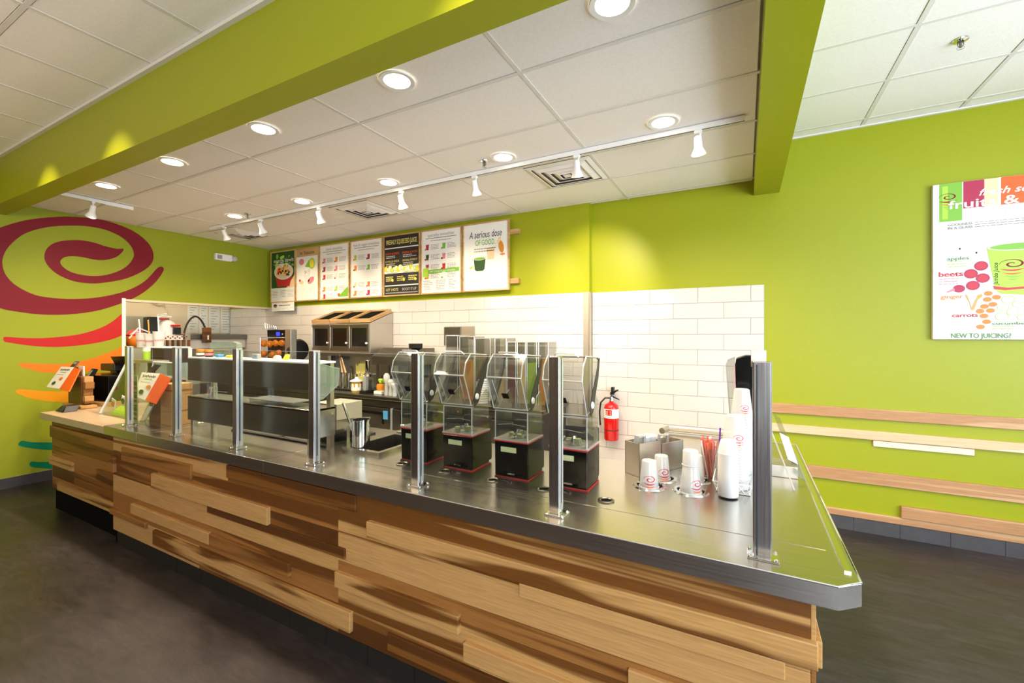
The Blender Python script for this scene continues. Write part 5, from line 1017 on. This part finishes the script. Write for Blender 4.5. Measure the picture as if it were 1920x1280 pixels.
for i, (u, h) in enumerate(((725, .27), (733, .20), (740, .16))):
    x = onback(u, 3.98); t = thing('white_bottle', ['tallest white squeeze bottle with a round head', 'middle white squeeze bottle', 'short white squeeze bottle nearest the blenders'][i], 'bottle', (x, 3.98, .93), 'white bottles on the back counter')
    MB().lathe([(0, 0), (.026, 0), (.028, .02), (.022, h*.55), (.038, h*.7), (.040, h*.88), (.02, h), (0, h)], (x, 3.98, .93), 'cup_frost', n=18).build('bottle_body', t, smooth=True)
# clear food dispensers and bins behind the blenders
def bin_(u0, u1, v0, Y, m, label, fill=.0, z0=.932):
    a, b_ = atY(u0, v0, Y), atY(u1, v0, Y); zt = a.z; t = thing('clear_bin', label, 'bin', ((a.x+b_.x)/2, Y, z0), 'clear food bins on the back counter'); q = MB()
    for (p0, p1, p2, p3) in ((a.x, b_.x, Y, Y+.003), (a.x, b_.x, Y+.22, Y+.223), (a.x, a.x+.003, Y, Y+.22), (b_.x-.003, b_.x, Y, Y+.22)): q.box(p0, p1, p2, p3, z0, zt, 'plastic_clear')
    q.build('bin_body', t); MB().tube([(a.x, Y, zt), (b_.x, Y, zt), (b_.x, Y+.22, zt), (a.x, Y+.22, zt)], .006, 'plastic_edge', closed=True).tube([(a.x, Y, z0), (a.x, Y, zt)], .004, 'plastic_edge').tube([(b_.x, Y, z0), (b_.x, Y, zt)], .004, 'plastic_edge').build('rim', t)
    if m: MB().box(a.x+.006, b_.x-.006, Y+.006, Y+.214, z0+.002, z0+(zt-z0)*fill, m).build('contents', t)
bl = ['with brown contents behind the second blender from left', 'with amber contents, left group', 'empty and pale, left group', 'with orange contents behind the middle blenders', 'with dark maroon contents', 'with green contents', 'with orange juice right of the third blender', 'empty one at the right end']
for i, (u0, u1, v0, m, f_) in enumerate([(836, 858, 629, 'dark_brown', .45), (862, 889, 631, 'amber', .62), (891, 919, 634, 'white_matte', .3), (928, 949, 634, 'peach', .5), (951, 967, 641, 'maroon', .70), (970, 985, 641, 'peach', .72), (988, 1006, 641, 'lime', .66), (1010, 1028, 641, 'amber', .74)]):
    bin_(u0, u1, v0, 4.16, m, 'tall clear bin '+bl[i], f_)
t = thing('knife_guard', 'dark and pale steel plates on the tiles above the clear bins', 'plate', (-3.25, YB-.03, 1.6)); a, b_, c_ = atY(833, 612, YB-.03), atY(864, 630, YB-.03), atY(889, 630, YB-.03)
MB().box(a.x, b_.x, YB-.04, YB-.014, b_.z-.12, a.z, 'steel_dark').build('dark_plate', t, bevel=.01); MB().box(b_.x+.005, c_.x, YB-.03, YB-.014, b_.z-.02, a.z, 'steel_soft').build('pale_plate', t)
x = onback(903, 3.97); t = thing('lid_column', 'ribbed column of stacked white lids between the blenders', 'lids', (x, 3.99, .93))
for k in range(22): MB().lathe([(0, 0), (.052, 0), (.055, .004), (.055, .008), (.04, .011), (0, .011)], (x+.0006*k, 3.99, .932+k*.0118), 'white_plastic' if k % 2 else 'cup_frost', n=20).build('lid', t)

# ================================================================== KITCHEN SEEN THROUGH THE PASS
XK = -8.2
t = thing('kitchen_sink_unit', 'dull steel sink unit with a tall post on the kitchen side of the pass', 'sink', (-7.8, 3.5, 0))
a = atX(345, 617, -7.75); b_ = atX(450, 632, XK+.3)
MB().box(XK+.02, -7.68, a.y+.05, YB-.02, 1.60, 1.68, 'steel_dark').box(XK+.02, -7.72, a.y+.05, YB-.02, 1.45, 1.60, 'tile_white').build('upper_shelf', t, bevel=.003)
MB().box(-7.72, -7.66, a.y-.02, a.y+.05, .0, 1.70, 'steel_soft').build('post', t, bevel=.003); MB().box(XK+.02, -7.66, a.y-.02, YB-.02, .85, .90, 'steel').build('sink_deck', t, bevel=.003); MB().box(XK+.02, -7.70, a.y+.0, YB-.04, .0, .85, 'steel_dark').build('sink_base', t)
c1_, c2_, c3_ = atX(345, 616, -7.69), atX(365, 593, -7.69), atX(387, 615, -7.69); pts = []
for k in range(13):
    f_ = k/12; pts.append((-7.69, c1_.y+(c3_.y-c1_.y)*f_, 1.70+(c2_.z-1.70)*math.sin(PI*f_)**.7))
t = thing('spray_hose', 'dark arched spray hose over the kitchen sink', 'hose', (-7.69, c1_.y, 1.7)); MB().tube(pts, .014, 'dark_brown', n=8).build('hose_arc', t)
k0 = atX(381, 640, -7.62); k1 = atX(394, 614, -7.62); t = thing('knife_block', 'brown wooden tool holder hanging at the kitchen sink', 'holder', (-7.64, k0.y, k0.z)); MB().box(-7.66, -7.58, k0.y, k1.y, k0.z-.02, k1.z, 'wood_brown').build('block', t, bevel=.006); MB().box(-7.582, -7.575, (k0.y+k1.y)/2-.01, (k0.y+k1.y)/2+.01, k0.z+.03, k0.z+.10, 'white_plastic').build('latch', t)
for i, (u0, u1, lb) in enumerate(((352, 372, 'left'), (374, 390, 'second'), (392, 412, 'third'), (414, 436, 'right'))):
    a, b_ = atX(u0, 577, XK+.006), atX(u1, 577, XK+.006)
    t = thing('wall_chart', lb+' printed white chart hanging on the kitchen wall', 'chart', (XK+.003, (a.y+b_.y)/2, 1.72), 'white charts on the kitchen wall'); MB().box(XK+.001, XK+.006, a.y, b_.y, 1.70, 2.32, 'white_matte').build('sheet', t)
    p = MB()
    for r_ in range(12): z = 2.26-r_*.045; p.quad((XK+.007, a.y+.03, z), (XK+.007, b_.y-.03-.03*(r_ % 3), z), (XK+.007, b_.y-.03-.03*(r_ % 3), z+.008), (XK+.007, a.y+.03, z+.008), 'text_grey')
    p.build('print', t)
one('corner_trim', MB().box(XK, XK+.02, YB-.03, YB-.008, .9, 3.0, 'steel_soft'), 'thin steel corner strip beside the kitchen charts', 'trim', (XK, YB, .9))
t = thing('wall_conduit', 'thin pale conduit bent on the cream kitchen wall', 'conduit', (XK+.01, 2.9, 2.0)); a, b_, c_ = atX(285, 566, XK+.02), atX(308, 570, XK+.02), atX(313, 600, XK+.02); MB().tube([a, (a+b_)/2+Vector((0, 0, -.02)), b_, b_+Vector((0, .03, -.06)), c_], .008, 'cream_paint').build('pipe', t)
# riser cabinet with cups inside the pass
RZ = 1.53; RY = 2.44
a, b_ = atY(256, 650, RY), atY(304, 650, RY)
t = thing('display_riser', 'dark riser cabinet topped with white that carries the sample cups', 'riser', ((a.x+b_.x)/2, RY+.1, .93))
MB().box(a.x, b_.x, RY, RY+.28, RZ-.012, RZ, 'white_matte').build('top_board', t, bevel=.002); MB().box(a.x+.10, b_.x-.01, RY+.02, RY+.26, .932, RZ-.012, 'dark_brown').build('cabinet_body', t); MB().box((a.x+b_.x)/2+.03, (a.x+b_.x)/2+.035, RY+.015, RY+.02, RZ-.17, RZ-.02, 'grey_plastic').build('door_gap', t)
for i, (u, v, r_, h, st_, lb) in enumerate([(264, 659, .05, .15, (-.05, .17), 'left sample cup with a white straw'), (280, 650, .050, .14, (-.03, .17), 'middle sample cup with an orange and white straw'), (298, 650, .058, .165, (-.02, .2), 'large right sample cup with a bent white straw')]):
    c = atY(u, 650, RY+.06+.05*(i == 2)); z = RZ+.001; y = RY+.06+.05*(i == 2); t = thing('sample_cup', lb, 'cup', (c.x, y, z), 'sample cups on the riser')
    MB().lathe([(0, 0), (r_*.72, 0), (r_, h), (r_+.004, h), (r_+.004, h+.008), (r_-.004, h+.01)], (c.x, y, z), 'cup_frost', n=22).build('cup_body', t, smooth=True)
    l = MB()
    for k in range(5): cup_logo(l, c.x, y, z+h*.45, r_*.86, .018, Aim(c.x, y, -.9+.45*k), .25)
    l.build('printed_logo', t); MB().tube([(c.x, y, z+.02), (c.x+st_[0]*.6, y, z+h+st_[1]*.6), (c.x+st_[0], y, z+h+st_[1])]+([(c.x+.16, y, z+h+st_[1]+.01)] if i == 2 else []), .007, 'amber' if i == 1 else 'white_plastic', n=7).build('straw', t)
a = atY(275, 665, 2.3); t = thing('green_bottle', 'small green bottle beside the cups', 'bottle', (a.x, 2.3, 1.40)); MB().lathe([(0, 0), (.033, 0), (.033, .09), (.033, .09)], (a.x, 2.3, 1.40), 'lime', n=16).build('label_body', t, smooth=True); MB().lathe([(.034, .09), (.034, .125), (0, .13)], (a.x, 2.3, 1.40), 'white_plastic', n=16).build('cap', t, smooth=True)
one('bottle_shelf', MB().box(atY(254, 672, 2.26).x, atY(292, 672, 2.26).x, 2.24, 2.38, 1.375, 1.398, 'steel_soft').box(atY(254, 672, 2.26).x, atY(254, 672, 2.26).x+.02, 2.26, 2.36, .932, 1.375, 'steel_soft').box(atY(292, 672, 2.26).x-.02, atY(292, 672, 2.26).x, 2.26, 2.36, .932, 1.375, 'steel_soft'), 'small steel shelf under the green bottle', 'shelf', (a.x, 2.3, .93))
a, b_ = atY(303, 652, 2.72), atY(329, 652, 2.72); t = thing('printed_carton', 'white printed carton beside the riser cabinet', 'carton', (a.x, 2.72, .93)); MB().box(a.x, b_.x, 2.72, 2.9, 1.22, a.z, 'white_matte').build('carton_body', t, bevel=.003); p = MB()
for k in range(9): p.disc((random.uniform(a.x+.05, b_.x-.05), 2.718, random.uniform(1.26, a.z-.05)), .02, .012, random.choice(['red_print', 'text_grey', 'maroon']), n=8)
tlines(p, a.x+.04, a.x+.2, a.z-.03, 1, .02, 2.7185, .012, 'red_print', 0); p.build('print', t); MB().box(a.x, b_.x, 2.74, 2.88, .932, 1.22, 'wood_brown').build('stand_block', t)
a, b_ = atY(285, 678, 2.2), atY(328, 678, 2.2); t = thing('pastry_case', 'white-framed clear pastry case behind the second orange sign', 'display case', (a.x, 2.2, .93)); zt = a.z
MB().box(a.x, b_.x, 2.2, 2.42, .932, zt-.22, 'steel_dark').build('case_base', t); MB().box(a.x, b_.x, 2.2, 2.203, zt-.22, zt, 'glass_green').box(b_.x-.003, b_.x, 2.2, 2.42, zt-.22, zt, 'glass_green').build('case_glass', t); MB().tube([(a.x-.05, 2.2, zt-.2), (a.x+.03, 2.2, zt), (b_.x, 2.2, zt), (b_.x+.05, 2.2, zt-.1), (b_.x+.05, 2.2, zt-.22)], .008, 'white_plastic').build('case_frame', t)
g = MB()
for k in range(7): g.box(a.x+.04+.04*k, a.x+.075+.04*k, 2.26, 2.36, zt-.218, zt-.18+random.uniform(0, .03), random.choice(['white_matte', 'straw_red', 'grey_plastic']))
g.build('wrapped_snacks', t)['kind'] = 'stuff'
# red / black coffee grinder, jug, checked shelf deeper in the kitchen
t = thing('utility_shelf', 'slatted kitchen shelf with red checked edge', 'shelf', (-7.6, 3.0, 0)); a, b_ = atX(300, 636, -7.45), atX(343, 636, -7.45)
MB().box(-7.75, -7.45, a.y-.25, b_.y, 1.595, 1.66, 'paper').build('shelf_board', t)
for k in range(12): MB().box(-7.449, -7.447, a.y+.03*k, a.y+.03*k+.018, 1.61+.02*(k % 2), 1.63+.02*(k % 2), 'maroon').build('check_square', t)
for k in range(9): MB().box(-7.47, -7.45, a.y-.2+.07*k, a.y-.17+.07*k, .9, 1.595, 'wood_brown').build('slat', t)
MB().box(-7.74, -7.48, a.y-.24, b_.y-.02, .0, .9, 'steel_dark').build('shelf_base', t)
g0 = atX(300, 632, -7.6); t = thing('food_processor', 'white, red and black kitchen appliance with an arched handle', 'appliance', (-7.6, g0.y, 1.66)); y = g0.y+.08
MB().lathe([(0, 0), (.11, 0), (.12, .10), (.10, .19), (.05, .23), (0, .24)], (-7.6, y, 1.662), 'white_plastic', n=22).build('bowl', t, smooth=True); MB().box(-7.68, -7.52, y-.26, y-.13, 1.662, 1.93, 'black_plastic').build('motor_tower', t, bevel=.02)
MB().tube([(-7.55, y-.12, 1.70), (-7.55, y-.14, 1.92), (-7.55, y-.08, 1.94), (-7.55, y+.04, 1.93)], .016, 'white_plastic', n=8).build('arch_handle', t); MB().box(-7.66, -7.56, y-.12, y+.02, 1.89, 1.915, 'red_gloss').build('red_top', t, bevel=.004); MB().box(-7.50, -7.46, y+.03, y+.13, 1.68, 1.78, 'black_plastic').box(-7.50, -7.455, y+.0, y+.12, 1.79, 1.82, 'red_gloss').build('control_block', t, bevel=.006)
j0 = atX(254, 640, -7.3); t = thing('orange_jug', 'round orange and red jug on the kitchen shelf at far left', 'jug', (-7.3, j0.y, 1.5)); MB().ball((-7.3, j0.y, 1.60), .12, 'orange_fruit', n=12).build('jug_body', t, smooth=True); MB().lathe([(.10, 0), (.115, .03), (.06, .09), (0, .10)], (-7.3, j0.y, 1.64), 'red_gloss', n=18).build('lid', t, smooth=True); MB().tube([(-7.22, j0.y-.1, 1.62), (-7.22, j0.y, 1.76), (-7.22, j0.y+.13, 1.70)], .01, 'white_plastic').build('handle', t)
one('jug_stand', MB().box(-7.40, -7.20, j0.y-.12, j0.y+.12, 0, 1.49, 'steel_soft'), 'pale steel stand under the orange jug', 'stand', (-7.3, j0.y, 0))
one('splash_panel', MB().box(XK+.001, XK+.02, .8, 3.4, .9, 1.95, 'steel_soft'), 'brushed steel panel on the cream kitchen wall', 'panel', (XK, 2, .9))

# ================================================================== REGISTER AREA
ZB_ = .931
def sign(c4, label, Yt, Yb, depth=.025):
    """tilted two-tone sign: c4 = image corners top-left, top-mid, top-right, bottom-right, bottom-mid, bottom-left on their own depths"""
    tl, tm, tr_, br, bm_, bl_ = [atY(u, v, Yt if i < 3 else Yb) for i, (u, v) in enumerate(c4)]
    o = tl.copy(); o.z = ZB_; t = thing('promo_sign', label, 'sign', bm_, 'tilted promo signs at the registers')
    n = (tm-tl).cross(bl_-tl).normalized(); n = n if n.y > 0 else -n; b = n*.008
    MB().prism([tl, tm, bm_, bl_], b, 'paper').build('white_panel', t); MB().prism([tm, tr_, br, bm_], b, 'orange').build('orange_panel', t)
    ex = (tm-tl); ez = (tl-bl_); f = lambda a, c: bl_+ex*a+ez*c-n*.002
    p = MB(); 
    def Q(a0, a1, c0, c1, m, d=0): p.quad(f(a0, c0)-n*d, f(a1, c0)-n*d, f(a1, c1)-n*d, f(a0, c1)-n*d, m)
    for i in range(8): Q(.15+i*.09, .15+i*.09+.05, .80+(.02 if i % 2 else 0), .88+(.02 if i % 3 == 0 else 0), 'text_dark')
    for i in range(6): Q(.3+i*.07, .34+i*.07, .70, .75, 'green_print')
    for i in range(5): Q(.15+i*.1, .23+i*.1, .60, .62, 'text_grey')
    p.poly([f(.35+.13*math.cos(-a*PI/6), .2+.09*math.sin(-a*PI/6)) for a in range(12)], 'dark_green'); p.poly([f(.65+.12*math.cos(-a*PI/6), .42+.08*math.sin(-a*PI/6)) for a in range(12)], 'orange_fruit')
    p.build('print', t); return t
st1 = thing('terminal_stand', 'stacked-wood payment stand at the far left of the stone counter', 'stand', atZ(152, 764, ZB_))
a, b_ = atY(128, 764, 1.84), atY(152, 764, 1.84)
MB().box(a.x, b_.x, 1.84, 1.92, ZB_+.03, 1.245, 'wood_brown').build('block', st1, bevel=.002)
for k, (z0_, z1_, w_) in enumerate(((1.12, 1.19, .03), (.975, 1.05, .02), (1.05, 1.12, .0), (1.19, 1.245, .01))): MB().box(b_.x, b_.x+.04+w_, 1.85, 1.92, z0_, z1_, 'wood_light' if k % 2 else 'wood_mid').build('wood_piece', st1, bevel=.002)
MB().box(a.x-.02, b_.x+.12, 1.80, 1.925, ZB_, ZB_+.03, 'wood_light').build('base_board', st1, bevel=.002)
sign([(114.7, 687), (139, 688), (150, 692), (129, 734), (111, 729), (87, 725)], 'tilted white and orange sign at the far left register', 1.86, 1.74)
t = thing('card_terminal', 'small black payment terminal clipped above the left sign', 'card terminal', atY(138, 688, 1.88)); a, b_ = atY(130, 688, 1.9), atY(144, 677, 1.94)
MB().prism([a, a+Vector((.10, 0, 0)), b_+Vector((.02, 0, 0)), b_+Vector((-.05, 0, 0))], (0, .02, .0), 'black_plastic').build('terminal_body', t, bevel=.003); MB().prism([a+(b_-a)*.55+Vector((.0, -.003, 0)), a+(b_-a)*.55+Vector((.06, -.003, 0)), a+(b_-a)*.9+Vector((.03, -.003, 0)), a+(b_-a)*.9+Vector((-.03, -.003, 0))], (0, .002, 0), 'lcd').build('screen', t); MB().tube([a+Vector((.08, .01, .0)), atY(150, 690, 1.95), atY(155, 693, 1.98)], .007, 'black_plastic').build('bracket', t)
t = thing('pinpad', 'black pin pad with a grey screen beside the left sign', 'card terminal', atY(168, 705, 1.98)); a = atY(161, 708, 1.96); b_ = atY(178, 695, 2.0)
MB().prism([a, a+Vector((.085, 0, 0)), a+Vector((.13, .03, .10)), a+Vector((.05, .03, .10))], (.0, .03, -.01), 'black_plastic').build('pinpad_body', t, bevel=.006); MB().prism([a+Vector((.015, .0, .02)), a+Vector((.075, .0, .02)), a+Vector((.105, .022, .08)), a+Vector((.055, .022, .08))], (0, -.003, .001), 'lcd').build('screen', t)
a, b_ = atY(153, 710, 2.0), atY(196, 710, 2.0); t = thing('receipt_printer_box', 'glossy black cash box on a wood base at the register', 'box', (a.x, 2.0, ZB_))
m_ = MB(); mid = (a.x+b_.x)/2-.01; m_.prism([(a.x, 2.03, ZB_+.04), (mid, 1.98, ZB_+.04), (b_.x, 2.03, ZB_+.04), (b_.x, 2.26, ZB_+.04), (a.x, 2.26, ZB_+.04)], (0, 0, .27), 'black_gloss'); m_.build('box_body', t, bevel=.004)
MB().prism([(a.x+.02, 2.0, ZB_), (mid, 1.93, ZB_), (b_.x+.02, 1.99, ZB_), (b_.x+.02, 2.28, ZB_), (a.x, 2.28, ZB_)], (0, 0, .038), 'wood_light').build('base_board', t, bevel=.002)
a = atY(149, 703, 1.88); t = thing('card_holder', 'small white card beside the pin pad', 'card', (a.x, 1.89, 1.246)); MB().box(a.x-.04, a.x+.08, 1.885, 1.895, 1.246, 1.345, 'white_matte').build('card', t); MB().box(a.x-.03, a.x+.06, 1.883, 1.885, 1.25, 1.29, 'peach').build('print', t)
# monitor
a, b_, c_, d_ = atY(206.6, 668, 2.2), atY(241, 667, 2.2), atY(241, 690, 2.3), atY(222, 695, 2.3); t = thing('register_monitor', 'black touch monitor of the register, tilted back, by the door trim', 'monitor', (c_.x, 2.25, ZB_))
MB().prism([a, b_, c_, d_], (0, .04, -.01), 'black_plastic').build('monitor_body', t, bevel=.006); MB().prism([a+Vector((.04, -.004, -.02)), b_+Vector((-.02, -.004, -.02)), c_+Vector((-.02, -.004, .03)), d_+Vector((.02, -.004, .03))], (0, .003, 0), 'dark_brown').build('screen', t)
e_ = atY(222, 705, 2.32); MB().box(e_.x, e_.x+.16, 2.3, 2.36, ZB_, 1.42, 'black_plastic').box(e_.x-.12, e_.x+.22, 2.2, 2.42, 1.26, 1.34, 'black_plastic').box(e_.x-.16, e_.x+.22, 2.30, 2.42, ZB_, 1.26, 'black_plastic').build('stand', t, bevel=.01)
# black wedge card reader
a = atZ(110, 772, ZB_); t = thing('card_reader', 'small black wedge card reader at the left end of the stone counter', 'card reader', (a.x, a.y, ZB_)); MB().prism([(a.x-.10, a.y, ZB_), (a.x+.10, a.y, ZB_), (a.x+.07, a.y+.03, ZB_+.055), (a.x-.03, a.y+.03, ZB_+.055)], (0, .10, 0), 'black_plastic').build('wedge', t, bevel=.004); MB().prism([(a.x-.02, a.y+.002, ZB_+.012), (a.x+.08, a.y+.002, ZB_+.012), (a.x+.062, a.y+.024, ZB_+.045), (a.x-.015, a.y+.024, ZB_+.045)], (0, -.002, .001), 'slot_dark').build('keypad', t)
# slanted front glass of the snack display
p0, p1 = atZ(188, 776, ZB_), atY(238, 679, 2.10)
t = thing('slanted_display', 'slanted glass snack display with a metal edge and green picture card', 'display case', (p0.x, p0.y, ZB_)); W3 = atZ(236, 786, ZB_+.0)
MB().prism([p0, W3, Vector((p1.x+.28, p1.y, p1.z)), p1], (0, .006, 0), 'glass_sheet').build('front_glass', t); MB().tube([p0, p1], .012, 'alu_bright', n=6).build('metal_edge', t)
MB().prism([p0+(W3-p0)*.25+Vector((0, .02, .012)), W3+Vector((0, .02, .012)), W3+Vector((.03, .05, .09)), p0+(W3-p0)*.45+Vector((.03, .05, .09))], (0, .004, 0), 'lime').build('green_card', t)
for (u, v, m) in ((212, 757, 'orange'), (231, 752, 'dark_green')):
    c = atY(u, v, p0.y+.09); MB().prism([c+Vector(k) for k in ((-.05, 0, -.03), (.03, 0, -.05), (.055, 0, .035), (-.025, 0, .055))], (0, .004, 0), 'white_matte').build('picture', t); MB().disc(c+Vector((0, -.004, 0)), .032, .028, m, n=14).build('picture_print', t)
MB().box(p0.x+.25, W3.x+.20, p0.y+.30, p0.y+.36, ZB_, 1.25, 'black_plastic').build('rear_panel', t)
# second stand with sign near the guard posts
a, b_ = atY(301, 790, 1.80), atY(322, 790, 1.80); t = thing('wooden_sign_stand', 'pale wooden box stand behind the second orange sign', 'stand', (a.x, 1.8, ZS)); c_ = atY(287, 790, 1.80)
MB().box(a.x, b_.x, 1.80, 1.95, ZS, 1.27, 'wood_light').build('box_front', t, bevel=.002); MB().box(c_.x-.12, a.x-.001, 1.82, 1.95, ZS, 1.25, 'wood_brown').build('dark_block', t, bevel=.002)
sign([(266, 697.5), (300, 700), (320, 708.7), (291, 757), (272, 750), (250, 742)], 'tilted white and orange sign beside the second guard post', 1.79, 1.70)
t = thing('card_terminal', 'black payment terminal above the second orange sign', 'card terminal', atY(283, 690, 1.85)); a = atY(274, 698, 1.86); MB().prism([a, a+Vector((.09, 0, 0)), a+Vector((.13, .04, .07)), a+Vector((.05, .04, .07))], (0, .02, -.005), 'black_plastic').build('terminal_body', t, bevel=.003); MB().box(a.x+.05, a.x+.07, 1.87, 1.9, ZS+.3, a.z+.02, 'black_plastic').build('bracket', t)
a, b_ = atY(249.5, 704, 1.70), atY(257.5, 786, 1.70); t = thing('gauge_strip', 'narrow vertical printed strip standing beside the leftmost guard post', 'strip', (a.x, 1.70, ZS)); MB().box(a.x, b_.x, 1.70, 1.705, ZS, a.z, 'label_green').build('strip_board', t)
p = MB()
for k in range(9): z = ZS+.04+k*.035; p.quad((a.x+.008, 1.6985, z), (b_.x-.006, 1.6985, z), (b_.x-.006, 1.6985, z+.015+.008*(k % 3)), (a.x+.008, 1.6985, z+.015+.008*(k % 3)), 'maroon' if k == 7 else 'text_dark')
p.build('print', t)
a, b_, c_ = atZ(262, 789, ZS), atY(282, 757, 1.80), atZ(270, 789, ZS); t = thing('card_tray', 'clear slanted card tray between the strip and the dark wood block', 'tray', (a.x, a.y, ZS)); MB().prism([a, a+Vector((.10, 0, 0)), b_+Vector((.06, 0, 0)), b_+Vector((-.04, 0, 0))], (0, .004, 0), 'plastic_clear').prism([a+Vector((.02, -.003, .01)), a+Vector((.08, -.003, .01)), b_+Vector((.04, -.003, -.02)), b_+Vector((-.02, -.003, -.02))], (0, .002, 0), 'paper').build('tray_sheet', t); MB().tube([a+Vector((.10, 0, 0)), b_+Vector((.06, 0, 0))], .004, 'plastic_edge').build('tray_edge', t)
